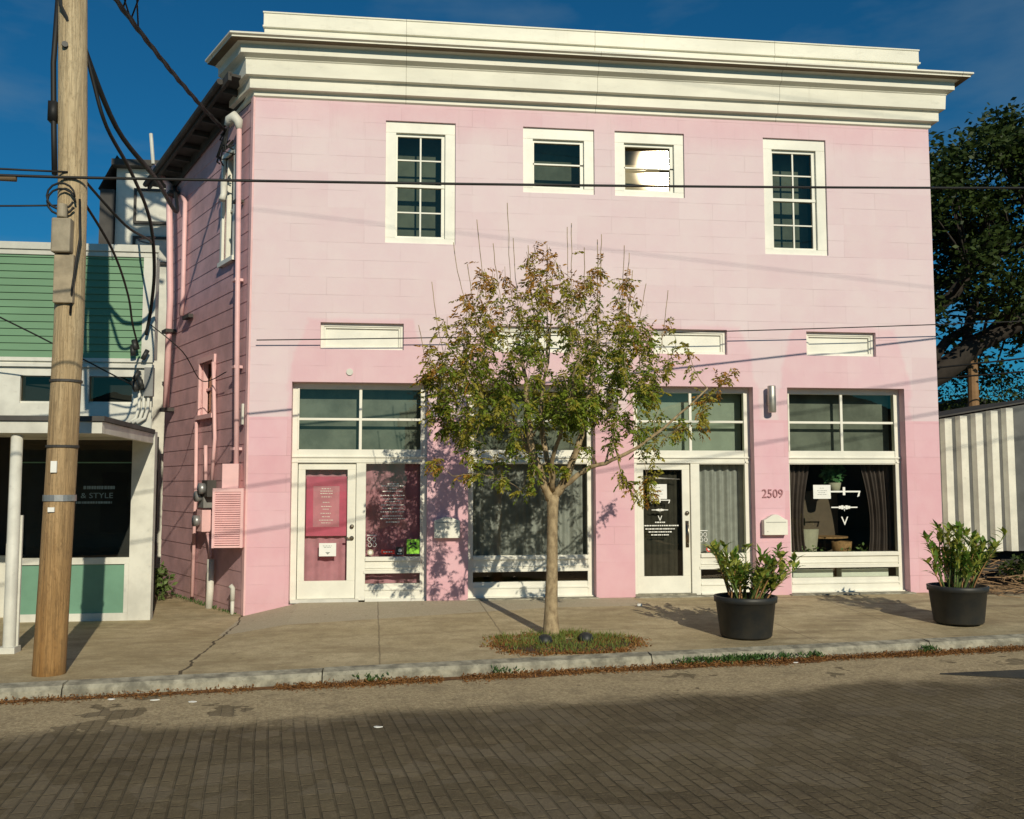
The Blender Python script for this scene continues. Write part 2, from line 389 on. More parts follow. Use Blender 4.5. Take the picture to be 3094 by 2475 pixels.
while x < 25:
    L = rng.choice([1.7, 2.3, 2.8, 3.4]); x1 = x+L-.012
    a0, a1 = curb_y(x), curb_y(x1); dz = rng.uniform(-.006, .006)
    n = 8
    for i in range(n):
        u0, u1 = x+(x1-x)*i/n, x+(x1-x)*(i+1)/n
        j0, j1 = [noise.noise(Vector((u*2.3, 1, 5)))*.014 for u in (u0, u1)]
        y0, y1 = curb_y(u0), curb_y(u1); t = -.112+dz
        b.face([(u0, y0-.15+j0, t-.018), (u1, y1-.15+j1, t-.018), (u1, y1, t), (u0, y0, t)])
        b.face([(u0, y0-.18+j0, t-.05), (u1, y1-.18+j1, t-.05), (u1, y1-.15+j1, t-.018), (u0, y0-.15+j0, t-.018)])
        b.face([(u0, y0-.19+j0, -.3), (u1, y1-.19+j1, -.3), (u1, y1-.18+j1, t-.05), (u0, y0-.18+j0, t-.05)])
        b.face([(u0, y0, t), (u1, y1, t), (u1, y1+.01, -.3), (u0, y0+.01, -.3)])
    b.face([(x, a0-.19, -.3), (x, a0-.15, t), (x, a0, t), (x, a0, -.3)]); b.face([(x1, a1-.19, -.3), (x1, a1-.15, t), (x1, a1, t), (x1, a1, -.3)])
    x += L
struct(b.build('curb', M_CURB))
b = MB(); b.face([(10.6, -.02, -.06), (40, -.02, -.06), (40, 30, -.02), (10.6, 30, -.02)]); struct(b.build('side_lot', M_DIRT))
b = MB()
b.prism([(-60, -14.25-7.7), (70, -14.25+8.96), (70, -17), (-60, -34)], -.4, -.1, 'z'); struct(b.build('far_sidewalk', M_WALK))

# ------------------------------------------------------------- wall with holes
def wall_grid(b, x0, x1, z0, z1, holes, depth, zbase=None, m=0, back=.32, hd=None):
    xs = sorted({x0, x1}|{h[0] for h in holes}|{h[1] for h in holes}); zs = sorted({z0, z1}|{h[2] for h in holes}|{h[3] for h in holes})
    for a, c in zip(xs[:-1], xs[1:]):
        for d, e in zip(zs[:-1], zs[1:]):
            if any(h[0] <= a+1e-6 and h[1] >= c-1e-6 and h[2] <= d+1e-6 and h[3] >= e-1e-6 for h in holes): continue
            b.face([(a, 0, d), (c, 0, d), (c, 0, e), (a, 0, e)], m)
    for h in holes:
        a, c, d, e = h[:4]; D = h[4] if len(h) > 4 else depth
        b.face([(a, 0, d), (a, 0, e), (a, D, e), (a, D, d)], m); b.face([(c, 0, e), (c, 0, d), (c, D, d), (c, D, e)], m)
        b.face([(a, 0, e), (c, 0, e), (c, D, e), (a, D, e)], m)
        if d > 0.01: b.face([(c, 0, d), (a, 0, d), (a, D, d), (c, D, d)], m)

PB = thing('pink_building', 'two storey pink shop building with white cornice, scored walls and four glazed shop bays', 'building', (5.3, 4, 0))
VENTS = [(.99, 2.199, 3.655, 4.05), (3.50, 4.69, 3.655, 4.05), (5.97, 7.15, 3.665, 4.05), (8.431, 9.574, 3.672, 4.052)]
UPW = [(1.911, 2.956, 5.26, 7.124), (3.985, 5.089, 6.10, 7.124), (5.41, 6.514, 6.10, 7.124), (7.795, 8.832, 5.26, 7.124)]
b = MB()
holes = [(a, c, -.02, 3.17, .30) for a, c in BAYS]+[(*v, .16) for v in VENTS]+[(*u, .16) for u in UPW]
wall_grid(b, 0, 10.583, -.02, 7.52, holes, .2)
b.face([(0, 0, -.35), (10.583, 0, -.35), (10.583, 0, -.02), (0, 0, -.02)])
b.build('front_wall', M_FAC, PB)
# side wall in lapped boards, with two window holes
SH = [(.80, 1.30, 5.15, 6.80), (1.63, 2.32, 2.80, 3.66)]
b = MB(ST); zs = sorted(set([round(-.35+.262*i, 4) for i in range(0, 31)]+[7.36]+[h[2] for h in SH]+[h[3] for h in SH])); zs = [z for z in zs if z <= 7.36]
rows = [-.35+.262*i for i in range(0, 32)]
def lap(z):                                 # outward offset of the lapped profile just above z
    f = ((z+.35) % .262)/.262; return .0075*(1-f)
for z0, z1 in zip(zs[:-1], zs[1:]):
    cuts = [0.0]+[c for h in SH if h[2] <= z0+1e-6 and h[3] >= z1-1e-6 for c in h[:2]]+[4.45]
    for s0, s1 in zip(cuts[::2], cuts[1::2]):
        o0 = lap(z0+1e-4); o1 = lap(z1-1e-4)
        b.face([(s1, o0, z0), (s0, o0, z0), (s0, o1, z1), (s1, o1, z1)])
        b.face([(s0, o0, z0), (s1, o0, z0), (s1, 0, z0), (s0, 0, z0)])
for a, c, d, e in SH:
    b.face([(a, .0, d), (a, 0, e), (a, -.12, e), (a, -.12, d)]); b.face([(c, 0, e), (c, 0, d), (c, -.12, d), (c, -.12, e)])
    b.face([(a, 0, e), (c, 0, e), (c, -.12, e), (a, -.12, e)]); b.face([(a, 0, d), (c, 0, d), (c, -.12, d), (a, -.12, d)])
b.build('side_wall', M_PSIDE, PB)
b = MB(ST); b.box(-.0, .10, -.05, .028, -.3, 7.4); b.build('corner_board', M_PTRIM, PB)
far = ST((4.45, 0, 0))
b = MB()
b.face([(far.x, far.y, -.3), (far.x, far.y, 7.5), (0, 11, 7.5), (0, 11, -.3)]); b.face([(0, 11, -.3), (0, 11, 7.5), (10.583, 11, 7.5), (10.583, 11, -.3)])
b.face([(10.583, 0, -.3), (10.583, 11, -.3), (10.583, 11, 7.5), (10.583, 0, 7.5)])
b.build('rear_wall', M_PSIDE, PB)
b = MB(); b.prism([(.0, .02), (10.56, .02), (10.56, 11), (0, 11), (far.x, far.y)], 7.5, 7.56, 'z'); b.build('roof', M_ROOF, PB)
# interior: floors, partitions and ceilings behind the glass
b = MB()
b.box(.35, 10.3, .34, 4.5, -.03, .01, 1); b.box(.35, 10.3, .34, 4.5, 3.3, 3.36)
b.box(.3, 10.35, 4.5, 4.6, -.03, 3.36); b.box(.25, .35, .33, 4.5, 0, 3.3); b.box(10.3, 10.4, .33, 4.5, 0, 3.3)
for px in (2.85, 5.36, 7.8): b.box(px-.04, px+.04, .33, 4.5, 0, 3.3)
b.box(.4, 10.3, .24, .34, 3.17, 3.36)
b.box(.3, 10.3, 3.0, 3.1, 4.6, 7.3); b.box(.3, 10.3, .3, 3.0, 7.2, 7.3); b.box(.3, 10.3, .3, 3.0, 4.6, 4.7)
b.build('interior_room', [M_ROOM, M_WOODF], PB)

# cornice: stepped profile returned along the side
def cornice():
    b = MB()
    prof = [(0, 7.38), (.03, 7.40), (.03, 7.455), (.055, 7.475), (.115, 7.478), (.115, 7.615), (.13, 7.625), (.13, 7.635), (.19, 7.65), (.20, 7.865), (.215, 7.88), (.21, 7.89), (.24, 7.905), (.27, 7.92), (.295, 7.93), (.295, 8.05), (.35, 8.075),
            (.465, 8.078), (.465, 8.10), (.50, 8.115), (.50, 8.14), (.0, 8.24)]
    import itertools
    ring = []
    Rret = .85
    for o, z in prof:
        c = Vector((0, 0, 0))+SN*o; # corner where both offsets meet
        # intersection of front line y=-o with side line (out = o)
        s = None
        # point = SD*s+SN*o with y=-o
        s = (-o-SN.y*o)/SD.y; corner = SD*s+SN*o
        endp = SD*(Rret)+SN*o
        ring.append([(endp.x, endp.y, z), (corner.x, corner.y, z), (10.583+o, -o, z), (10.583+o, .9, z)])
    for a, c in zip(ring[:-1], ring[1:]):
        for k in range(3):
            b.face([a[k], a[k+1], c[k+1], c[k]])
    b.face([r[0] for r in ring]); b.face([r[3] for r in ring][::-1])
    b.f and None
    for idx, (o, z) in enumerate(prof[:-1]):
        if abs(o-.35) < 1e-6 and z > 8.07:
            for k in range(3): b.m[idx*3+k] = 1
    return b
cornice().build('cornice', [M_CORN, surf('soffit_brown', (.16, .12, .07), .7, .2, 3, 0)], PB)  # underside of the ledge coloured a darker brown than the rest
b = MB()
b.box(.11, 10.42, -.02, .35, 8.10, 8.455); b.box(.09, 10.46, -.06, .37, 8.44, 8.47); b.box(.10, 10.44, -.045, .36, 8.47, 8.66); b.box(.09, 10.45, -.06, .38, 8.655, 8.68)
b.build('parapet', M_CORN, PB, bevel=.006)
# side eave, falling towards the back with the roof
def ez(q): return 7.70-.105*q
b = MB(ST); n = 6
def slab(o0, o1, za, zb, s0, s1, m=0):
    b.v += []
    P = [(s0, o0, ez(s0)+za), (s0, o1, ez(s0)+za), (s0, o1, ez(s0)+zb), (s0, o0, ez(s0)+zb), (s1, o0, ez(s1)+za), (s1, o1, ez(s1)+za), (s1, o1, ez(s1)+zb), (s1, o0, ez(s1)+zb)]
    for q in ((0, 1, 2, 3), (7, 6, 5, 4), (0, 4, 5, 1), (1, 5, 6, 2), (2, 6, 7, 3), (3, 7, 4, 0)): b.face([P[k] for k in q], m)
slab(-.06, .36, -.03, .01, .1, 4.6); slab(.33, .38, -.10, .03, .1, 4.62); b.build('side_eave', M_EAVE, PB)
b = MB(ST); slab(.02, .05, -.20, -.035, .25, 4.5)
for i in range(8): slab(.05, .32, -.12, -.035, .45+i*.52, .50+i*.52)
b.build('eave_trim', M_EAVE, PB)
b = MB(ST); b.tube([(.35, .42, ez(.35)-.02), (4.6, .42, ez(4.6)-.02)], .05, 8); b.build('gutter', M_EAVE, PB)

# vents (blank white transoms over the shop fronts)
for a, c, d, e in VENTS:
    f = MB(); Y = .07
    f.box(a, c, Y, Y+.06, d, d+.05); f.box(a, c, Y, Y+.06, e-.05, e); f.box(a, a+.05, Y, Y+.06, d+.05, e-.05); f.box(c-.05, c, Y, Y+.06, d+.05, e-.05)
    f.box(a+.05, a+.075, Y+.015, Y+.06, d+.05, e-.05); f.box(c-.075, c-.05, Y+.015, Y+.06, d+.05, e-.05); f.box(a+.075, c-.075, Y+.015, Y+.06, e-.075, e-.05)
    o = f.build('transom_frame', M_WHITE, PB, bevel=.003)
    q = MB(); q.box(a+.05, c-.05, Y+.045, Y+.075, d+.05, e-.05); q.build('panel', M_WHITE, o)

# upper windows
def upper_window(a, c, d, e, cols, rows, glass, tilt=0):
    f = MB(); Y = .035; cw = .155; ct = .17; cb = .09
    f.box(a, c, Y, Y+.10, e-ct, e); f.box(a, c, Y, Y+.10, d, d+cb); f.box(a, a+cw, Y, Y+.10, d+cb, e-ct); f.box(c-cw, c, Y, Y+.10, d+cb, e-ct)
    o = f.build('window_frame', M_WHITE, PB, bevel=.004)
    a, c, d, e = a+cw, c-cw, d+cb, e-ct
    s = MB(); sw = .035; Y2 = Y+.045
    s.box(a, c, Y2, Y2+.05, e-sw-.01, e); s.box(a, c, Y2, Y2+.05, d, d+sw); s.box(a, a+sw-.012, Y2, Y2+.05, d+sw, e-sw-.01); s.box(c-sw-.02, c, Y2, Y2+.05, d+sw, e-sw-.01)
    mid = (d+e)/2
    s.box(a, c, Y2-.012, Y2+.05, mid-.022, mid+.022) if rows == 4 else s.box(a, c, Y2, Y2+.05, mid-.01, mid+.012)
    if cols == 2: s.box((a+c)/2-.012, (a+c)/2+.012, Y2+.012, Y2+.045, d, e)
    if rows == 4:
        for zz in ((d+mid)/2, (mid+e)/2): s.box(a, c, Y2+.014, Y2+.043, zz-.010, zz+.010)
    s.build('sash', M_WHITE, o)
    for z0, z1 in ((d, mid), (mid, e)):
        g = MB(); k = kx = 0
        if tilt:
            P = Vector(tilt); nn = ((cam.location-P).normalized()+sv).normalized(); k = -nn.z/nn.y*(z1-z0); kx = -nn.x/nn.y*(c-a)
        y0 = Y2+.03-(kx if kx < 0 else 0)-(k if k < 0 else 0)
        g.face([(a, y0, z0), (c, y0+kx, z0), (c, y0+kx+k, z1), (a, y0+k, z1)]); g.build('pane', glass, o)
    bl = MB(); bl.box(a-.02, c+.02, .42, .45, d-.1, e+.1); bl.build('blind', M_CHAIR if tilt else M_FILMD, o)
for i, u in enumerate(UPW):
    if i in (0, 3): upper_window(*u, 2, 4, M_GLASSU)
    else: upper_window(*u, 1, 2, M_GLASSW if i == 2 else M_GLASSU, tilt=(6.22, .1, 6.66) if i == 2 else 0)
# side windows
for (a, c, d, e), mt in zip(SH, (M_WHITE, M_PTRIM)):
    f = MB(ST); f.box(a-.08, a, -.02, .04, d-.07, e+.08); f.box(c, c+.08, -.02, .04, d-.07, e+.08); f.box(a, c, -.02, .04, e, e+.08); f.box(a-.1, c+.1, -.02, .07, d-.07, d)
    f.box(a, c, -.10, -.07, (d+e)/2-.02, (d+e)/2+.02)
    f.box(a, a+.04, -.1, -.06, d, e); f.box(c-.05, c, -.1, -.02, d, e)
    o = f.build('side_window_frame', mt, PB)
    g = MB(ST); g.box(a, c, -.12, -.11, d, e); g.build('pane', M_GLASSU, o)
    g = MB(ST); g.box(a-.1, c+.1, -.4, -.3, d-.1, e+.1); g.build('blind', M_FILMD, o)

# ---- shop bays
Y0 = .17                                                           # face of the joinery behind the wall face
def muntins(f, a, c, d, e, Y):
    cx = (a+c)/2; cz = (d+e)/2
    f.box(cx-.021, cx+.021, Y+.01, Y+.05, d, e); f.box(a, c, Y+.014, Y+.046, cz-.018, cz+.018)
def bay(i, door):
    a, c = BAYS[i]; f = MB(); J = .085
    top = 3.17
    f.box(a, a+J, Y0, Y0+.10, 0, top); f.box(c-J, c, Y0, Y0+.10, 0, top); f.box(a+J, c-J, Y0, Y0+.10, 3.085, top)
    f.box(a+J, c-J, Y0, Y0+.10, 2.03, 2.195)                      # transom bar
    f.box(a-.0, c, Y0-.022, Y0-.001, 2.075, 2.10); f.box(a, c, Y0-.012, Y0-.001, 2.0, 2.03)
    f.box(c-J-.012, c-J+.012, Y0-.012, Y0-.001, 0.12, 3.10); f.box(a+J-.012, a+J+.012, Y0-.012, Y0-.001, 2.19, 3.10)
    muntins(f, a+J, c-J, 2.195, 3.085, Y0)
    g0 = a+J
    if door:
        dx = a+.93
        f.box(dx, dx+.14, Y0, Y0+.10, 0, 2.03); g0 = dx+.14
    f.box(g0, c-J, Y0, Y0+.10, 1.985, 2.03)
    f.box(g0, c-J, Y0, Y0+.10, .43, .625); f.box(g0, c-J, Y0-.03, Y0, .565, .62); f.box(g0, c-J, Y0-.012, Y0-.001, .46, .475)
    f.box(g0, c-J, Y0, Y0+.10, 0, .235); f.box(g0, c-J, Y0-.014, Y0-.001, .14, .17); f.box(g0-.02, c-J+.02, Y0-.014, Y0-.001, .385, .43)
    f.box(a, c, Y0-.05, Y0, -.02, .03) if not door else f.box(g0, c, Y0-.03, Y0, -.02, .03)
    o = f.build('shopfront_frame', M_WHITE, PB, bevel=.004)
    cz = 2.64; cx = (a+c)/2
    for (x0, x1, z0, z1) in ((a+J, cx, cz, 3.085), (cx, c-J, cz, 3.085), (a+J, cx, 2.195, cz), (cx, c-J, 2.195, cz), (g0, c-J, .625, 1.985), (g0, c-J, .235, .43)):
        g = MB(); g.face([(x0, Y0+.03, z0), (x1, Y0+.03, z0), (x1, Y0+.03, z1), (x0, Y0+.03, z1)]); g.build('pane', M_GLASS, o)
    if door:
        d = MB(); x0, x1 = a+J+.008, a+.93-.008; Yd = Y0+.035; gz0, gz1 = .285, 1.90
        d.box(x0, x1, Yd, Yd+.045, .03, gz0); d.box(x0, x1, Yd, Yd+.045, gz1, 2.0); d.box(x0, x0+.10, Yd, Yd+.045, gz0, gz1); d.box(x1-.12, x1, Yd, Yd+.045, gz0, gz1)
        do = d.build('door', M_WHITE, PB, bevel=.004)
        g = MB(); g.face([(x0+.1, Yd+.02, gz0), (x1-.12, Yd+.02, gz0), (x1-.12, Yd+.02, gz1), (x0+.1, Yd+.02, gz1)]); g.build('pane', M_GLASS, do)
        h = MB(); hx = x1-.05
        if i == 0:
            h.lathe([(0, 0), (.028, 0), (.028, .02), (0, .02)], (0, 0, 0), 12) if 0 else None
            h.tube([(hx, Yd, 1.07), (hx, Yd-.03, 1.07)], .03, 12); h.tube([(hx, Yd, .90), (hx, Yd-.05, .90), (hx-.10, Yd-.055, .905)], .014, 8); h.tube([(hx, Yd, .90), (hx, Yd-.02, .90)], .032, 12)
        else:
            h.tube([(hx, Yd, 1.24), (hx, Yd-.03, 1.24)], .03, 12); h.box(hx-.025, hx+.025, Yd-.012, Yd, .72, 1.12)
            h.tube([(hx, Yd-.01, 1.08), (hx, Yd-.06, 1.05), (hx, Yd-.065, .90), (hx, Yd-.06, .80), (hx, Yd-.01, .76)], .014, 8)
        h.build('handle', M_BRASS, do, smooth=True)
        if i == 2: h = MB(); h.tube([(x0+.14, Yd-.012, 1.775), (x0+.3, Yd-.016, 1.772), (x1-.16, Yd-.012, 1.755)], [.006, .016, .005], 14); h.build('glint_bar', M_LAMP, do, smooth=True)  # tapered metal bar added on the right door to catch a sun glint
        t = MB(); t.box(a+.01, a+.98, Y0-.06, Y0+.12, -.02, .028); t.build('threshold', M_CURB if i else M_OLDW, PB)
        return do, (x0+.1, x1-.12, gz0, gz1, Yd+.02)
    return None, None
door1, g1 = bay(0, True); bay(1, False); door3, g3 = bay(2, True); bay(3, False)
b = MB(); b.box(8.06, 10.06, -.10, .14, -.06, .015); b.build('sill_step', M_CURB, PB, bevel=.01)
b = MB(); b.box(3.13, 5.10, -.06, .14, -.06, .012); b.build('sill_step', M_CURB, PB, bevel=.01)
b = MB(); b.box(5.64, 7.57, -.09, .14, -.06, .008); b.build('sill_step', M_CURB, PB, bevel=.01)

# ---- curtains and things inside
def curtain(x0, x1, z0, z1, y, mat, label, amp=.022, per=.11, taper=0, side=0):
    b = MB(); n = int((x1-x0)/.012); m = 12; rg = random.Random(int(x0*100)); ph = [rg.uniform(0, 6) for _ in range(4)]
    def P(i, k):
        u = i/n; x = lerp(x0, x1, u); v = k/m
        xx = x
        if taper:
            piv = x0 if side < 0 else x1; sc = 1-taper*math.sin(math.pi*min(1, (1-v)*.75)); xx = piv+(x-piv)*sc
        return (xx, y+amp*math.sin(x*2*math.pi/per+ph[0])+amp*.6*math.sin(x*2*math.pi/per*.43+ph[1])*(1-.4*v), lerp(z0, z1, v))
    for i in range(n):
        for k in range(m): b.face([P(i, k), P(i+1, k), P(i+1, k+1), P(i, k+1)])
    return tag(b.build('curtain', mat, smooth=True), label, 'curtain')
curtain(.70, 1.44, .05, 2.0, .36, M_CURTP, 'dusty pink curtain behind the glass of the left door', .012, .17)
curtain(1.60, 2.52, .05, 2.05, .38, M_CURTP, 'dusty pink curtain in the leftmost shop window', .014, .23)
curtain(3.22, 5.02, .48, 2.05, .36, M_CURTG, 'grey pleated curtain across the window behind the street tree', .022, .13)
curtain(5.73, 6.50, .05, 2.02, .36, M_CURTD, 'dark brown curtain behind the glass of the right door', .010, .09)
curtain(6.66, 7.50, .48, 2.05, .36, M_CURTG, 'grey pleated curtain in the narrow window beside the right door', .024, .12)
curtain(8.16, 8.62, .55, 2.04, .40, M_CURTB, 'brown drape gathered at the left of the rightmost window', .03, .08, .30, -1)
curtain(9.42, 9.96, .55, 2.04, .40, M_CURTB, 'brown drape gathered at the right of the rightmost window', .03, .08, .30, 1)
for i, (a, c) in enumerate(BAYS):                                  # blinds behind the transoms
    b = MB(); b.box(a+.05, c-.05, .42, .44, 2.15, 3.12)
    tag(b.build('roller_blind', M_FILM if i == 2 else M_FILMD), ['dark blind behind the leftmost shop transom', 'dark blind behind the transom above the tree-shaded window', 'pale green-grey blind behind the transom over the right door', 'dark green blind behind the rightmost shop transom'][i], 'blind', 'blinds behind the shop transoms')

# rose framed notice behind the left door
HB = thing('framed_menu', 'rose framed menu board behind the glass of the left door', 'menu board', (1.07, .30, 1.0))
b = MB(); b.box(.80, 1.39, .28, .30, .93, 1.06); b.box(.80, 1.39, .28, .30, 1.66, 1.80); b.box(.80, .90, .28, .30, 1.06, 1.66); b.box(1.28, 1.39, .28, .30, 1.06, 1.66); b.build('frame', M_HOT, HB)
b = MB(); b.box(.90, 1.28, .285, .298, 1.06, 1.66); b.build('sheet', M_CURTP, HB)
def greek(b, cx, y, rows, h=.012, rg=None):                         # unreadable small lettering as broken strokes
    rg = rg or random.Random(5)
    for z, wd in rows:
        x = cx-wd/2
        while x < cx+wd/2-.005:
            l = min(rg.uniform(.012, .035), cx+wd/2-x); b.box(x, x+l, y-.002, y, z-h/2, z+h/2); x += l+rg.uniform(.004, .012)
b = MB(); greek(b, 1.09, .283, [(1.62, .14), (1.585, .18), (1.55, .18), (1.50, .14), (1.42, .1), (1.36, .15), (1.32, .1), (1.26, .16), (1.21, .12), (1.16, .2), (1.12, .14)], .010); b.build('lettering', M_WINK, HB)
b = MB(); b.box(1.0, 1.245, .20, .2035, .64, .83); NP = tag(b.build('paper_notice', M_PAPER), 'white paper notice taped low on the left door glass', 'notice')
b = MB(); greek(b, 1.12, .1995, [(.79, .13), (.77, .10)], .007); b.prism([(1.09, .70), (1.16, .70), (1.125, .665)], .197, .1995, 'y'); b.build('print', M_INK, NP)
# lettering on leftmost window
b = MB(); greek(b, 2.06, .196, [(1.69, .16), (1.66, .34), (1.62, .10), (1.58, .3), (1.52, .36), (1.47, .3), (1.43, .22), (1.38, .34), (1.33, .3), (1.28, .36), (1.22, .3), (1.18, .36), (1.13, .2)], .014)
tag(b.build('window_lettering', M_WINK), 'small white lettering on the leftmost shop window', 'lettering')
ST1 = tag(MB().box(2.27, 2.455, .19, .196, .655, .875).build('sticker', M_LIME), 'lime green square sticker low in the leftmost shop window', 'sticker')
b = MB(); b.prism([(2.31, .84), (2.36, .815), (2.41, .84), (2.41, .785), (2.36, .81), (2.31, .785)], .187, .19, 'y')
b.prism([(2.30, .755), (2.36, .79), (2.42, .755), (2.42, .735), (2.36, .77), (2.30, .735)], .187, .19, 'y'); b.build('emblem', M_BLACK, ST1)
b = MB(); b.box(2.265, 2.46, .187, .1895, .645, .665); b.build('band', M_BLACK, ST1)
ST2 = tag(MB().box(1.90, 2.09, .19, .196, .665, .725).build('sticker', M_RED), 'red oblong sticker low in the leftmost shop window', 'sticker')
b = MB(); greek(b, 1.995, .1895, [(.695, .14)], .016); b.build('print', M_WINK, ST2)
ST3 = tag(MB().box(2.11, 2.23, .19, .196, .645, .765).build('sticker', M_BLACK), 'black square sticker between the red and lime stickers', 'sticker')
b = MB(); b.tube([(2.17, .19, .715), (2.17, .187, .715)], .026, 14); greek(b, 2.17, .1895, [(.667, .08)], .012); b.build('print', M_PAPER, ST3)
def hours_sticker(x, z, label):
    b = MB()
    for k, (dx, dz) in enumerate(((-.035, .05), (.03, .05), (-.03, -.03), (.04, -.03))):
        pts = [(x+dx+.025*math.cos(t), .19, z+dz+.03*math.sin(t)) for t in [j*math.pi/5 for j in range(11)]]; b.tube(pts, .0045, 6)
    b.box(x-.07, x+.07, .188, .192, z+.105, z+.115)
    tag(b.build('sticker', M_PAPER, smooth=False), label, 'sticker')
hours_sticker(1.76, .83, 'white curly sticker at the lower left of the leftmost window')
hours_sticker(6.78, .86, 'white curly sticker low on the narrow grey curtained window')
def round_sticker(x, z, mat, label):
    b = MB(); b.tube([(x, .196, z), (x, .19, z)], .045, 18, 0); b.tube([(x, .19, z), (x, .187, z)], .026, 18, 1); tag(b.build('sticker', [mat, M_PAPER]), label, 'sticker')
round_sticker(1.74, .69, M_CHAIR, 'small round pale sticker under the curly sticker, leftmost window')
round_sticker(6.87, .69, M_RED, 'round red and white sticker on the grey curtained window')
# emblem and hours on the right door, emblem and notice in the rightmost window
def emblem(cx, z, k, lines, label, y=.197):
    o = thing('glass_emblem', label, 'emblem', (cx, y, z))
    b = MB(); Y = (y-.004, y); w2 = .27*k
    b.box(cx-w2, cx+w2, *Y, z-.011*k, z+.013*k); b.box(cx-.02*k, cx+.02*k, y-.0065, y-.0045, z-.055*k, z+.07*k)
    for q in (-1, 1):
        b.prism([(cx+q*w2, z+.013*k), (cx+q*(w2-.03*k), z-.012*k), (cx+q*(w2-.055*k), z-.085*k), (cx+q*(w2-.02*k), z-.07*k)], y-.0065, y-.0045, 'y')
    z2 = z-.245*k
    b.box(cx-.215*k, cx+.215*k, *Y, z2-.009*k, z2+.009*k)
    for dx, hh in ((-.075, .022), (-.035, .030), (0, .018), (.035, .030), (.075, .022)): b.box(cx+dx*k-.019*k, cx+dx*k+.019*k, y-.0065, y-.0045, z2-hh*k, z2+hh*k)
    b.prism([(cx-.008*k, z2-.03*k), (cx+.008*k, z2-.03*k), (cx, z2-.065*k)], *Y, 'y')
    b.build('mark', M_WINK, o)
    text_mesh('V', 'letter', .19*k, (cx, y-.002, z-.52*k), M_WINK, o, .001)
    if lines: b = MB(); greek(b, cx, y, lines, .017, random.Random(11)); b.build('lettering', M_WINK, o)
emblem(6.11, 1.435, .60, [(1.10, .155), (1.05, .58), (1.00, .46), (.955, .36), (.91, .28)], 'white emblem, letter V and lines of lettering on the right door', .211)
emblem(9.07, 1.56, 1.0, None, 'white emblem with letter V on the rightmost shop window', .191)
for (a, c, d, e, y, lb) in ((5.95, 6.22, 1.455, 1.68, .20, 'square paper notice taped to the right door above the emblem'), (8.565, 8.85, 1.45, 1.665, .185, 'square paper notice taped in the rightmost shop window')):
    n = tag(MB().box(a, c, y, y+.003, d, e).build('paper_notice', M_PAPER), lb, 'notice')
    b = MB(); greek(b, (a+c)/2, y, [(e-.05, .07), (e-.09, .16), (e-.12, .12), (e-.15, .15)], .007); b.build('print', M_INK, n)
# room behind the rightmost window
def leafy(b, c, r, n, l=.06, wd=.022, rg=random, m=0, flat=.5):
    for _ in range(n):
        d = Vector((rg.gauss(0, 1), rg.gauss(0, 1), rg.gauss(0, 1))).normalized()*rg.random()**.4
        p = Vector(c)+Vector((d.x*r[0], d.y*r[1], d.z*r[2])); leaf(b, p, Vector((rg.uniform(-1, 1), rg.uniform(-1, 1), rg.uniform(-1, flat))), l*rg.uniform(.7, 1.3), wd, rg, m)
def leaf(b, p, d, l, wd, rg=random, m=0):
    d = d.normalized(); s = d.cross(Vector((rg.uniform(-1, 1), rg.uniform(-1, 1), rg.uniform(-1, 1)))); s = s.normalized() if s.length > 1e-5 else d.orthogonal()
    q = p+d*l*.5; b.face([p, q+s*wd, p+d*l, q-s*wd], m)
M_LEAFP = surf('house_leaf', (.10, .24, .09), .5, .3, 12, 0)
M_LEAFL = surf('planter_leaf', (.12, .18, .05), .6, .3, 12, 0)
PL = thing('hanging_plant', 'green leafy plant in a small pot inside the rightmost window', 'plant', (9.15, .9, 1.72))
b = MB(); leafy(b, (9.10, .6, 1.88), (.17, .10, .19), 320, .09, .03, random.Random(4)); b.build('leaves', M_LEAFP, PL)
b = MB(); b.lathe([(.0, -.16), (.07, -.16), (.10, 0), (.09, 0), (.0, -.01)], (9.12, .6, 1.70), 16); b.build('pot', M_CHAIR, PL, True)
b = MB(); b.box(8.85, 9.45, 1.2, 1.24, 0, 1.55); b.box(8.82, 9.5, 1.15, 1.3, 1.53, 1.56); tag(b.build('shelf_screen', M_WOODF), 'dark wooden screen standing inside the rightmost window', 'screen')
CH = thing('armchair', 'beige upholstered tub chair inside the rightmost window', 'chair', (8.62, .75, 0))
b = MB()
for k in range(12):
    t0, t1 = R(150+k*17), R(150+(k+1)*17)
    for (r0, z0, r1, z1) in ((.17, .45, .235, .95), (.235, .95, .20, .96), (.20, .96, .14, .47)):
        b.face([(8.66+r0*math.cos(t0), .78+r0*math.sin(t0), z0), (8.66+r0*math.cos(t1), .78+r0*math.sin(t1), z0), (8.66+r1*math.cos(t1), .78+r1*math.sin(t1), z1), (8.66+r1*math.cos(t0), .78+r1*math.sin(t0), z1)])
b.build('backrest', M_CHAIR, CH, True)
b = MB(); b.lathe([(0, .38), (.2, .38), (.2, .47), (0, .48)], (8.66, .8, 0), 20); b.build('seat', M_CHAIR, CH, True)
for dx, dy in ((-.12, -.12), (.12, -.12), (-.12, .12), (.12, .12)): b = MB(); b.tube([(8.66+dx, .8+dy, .38), (8.66+dx*1.2, .8+dy*1.2, .01)], .014, 6); b.build('leg', M_WOODF, CH)
TB = thing('side_table', 'round wooden table with a thin top inside the rightmost window', 'table', (9.15, 1.0, 0))
b = MB(); b.lathe([(0, .80), (.36, .80), (.36, .825), (0, .825)], (9.12, 1.0, 0), 28); b.build('tabletop', M_BASKET, TB)
b = MB(); b.tube([(9.12, 1.0, .8), (9.12, 1.0, .03)], .03, 10); b.lathe([(0, .01), (.18, .01), (.17, .04), (0, .05)], (9.12, 1.0, 0), 20); b.build('pedestal', M_WOODF, TB)
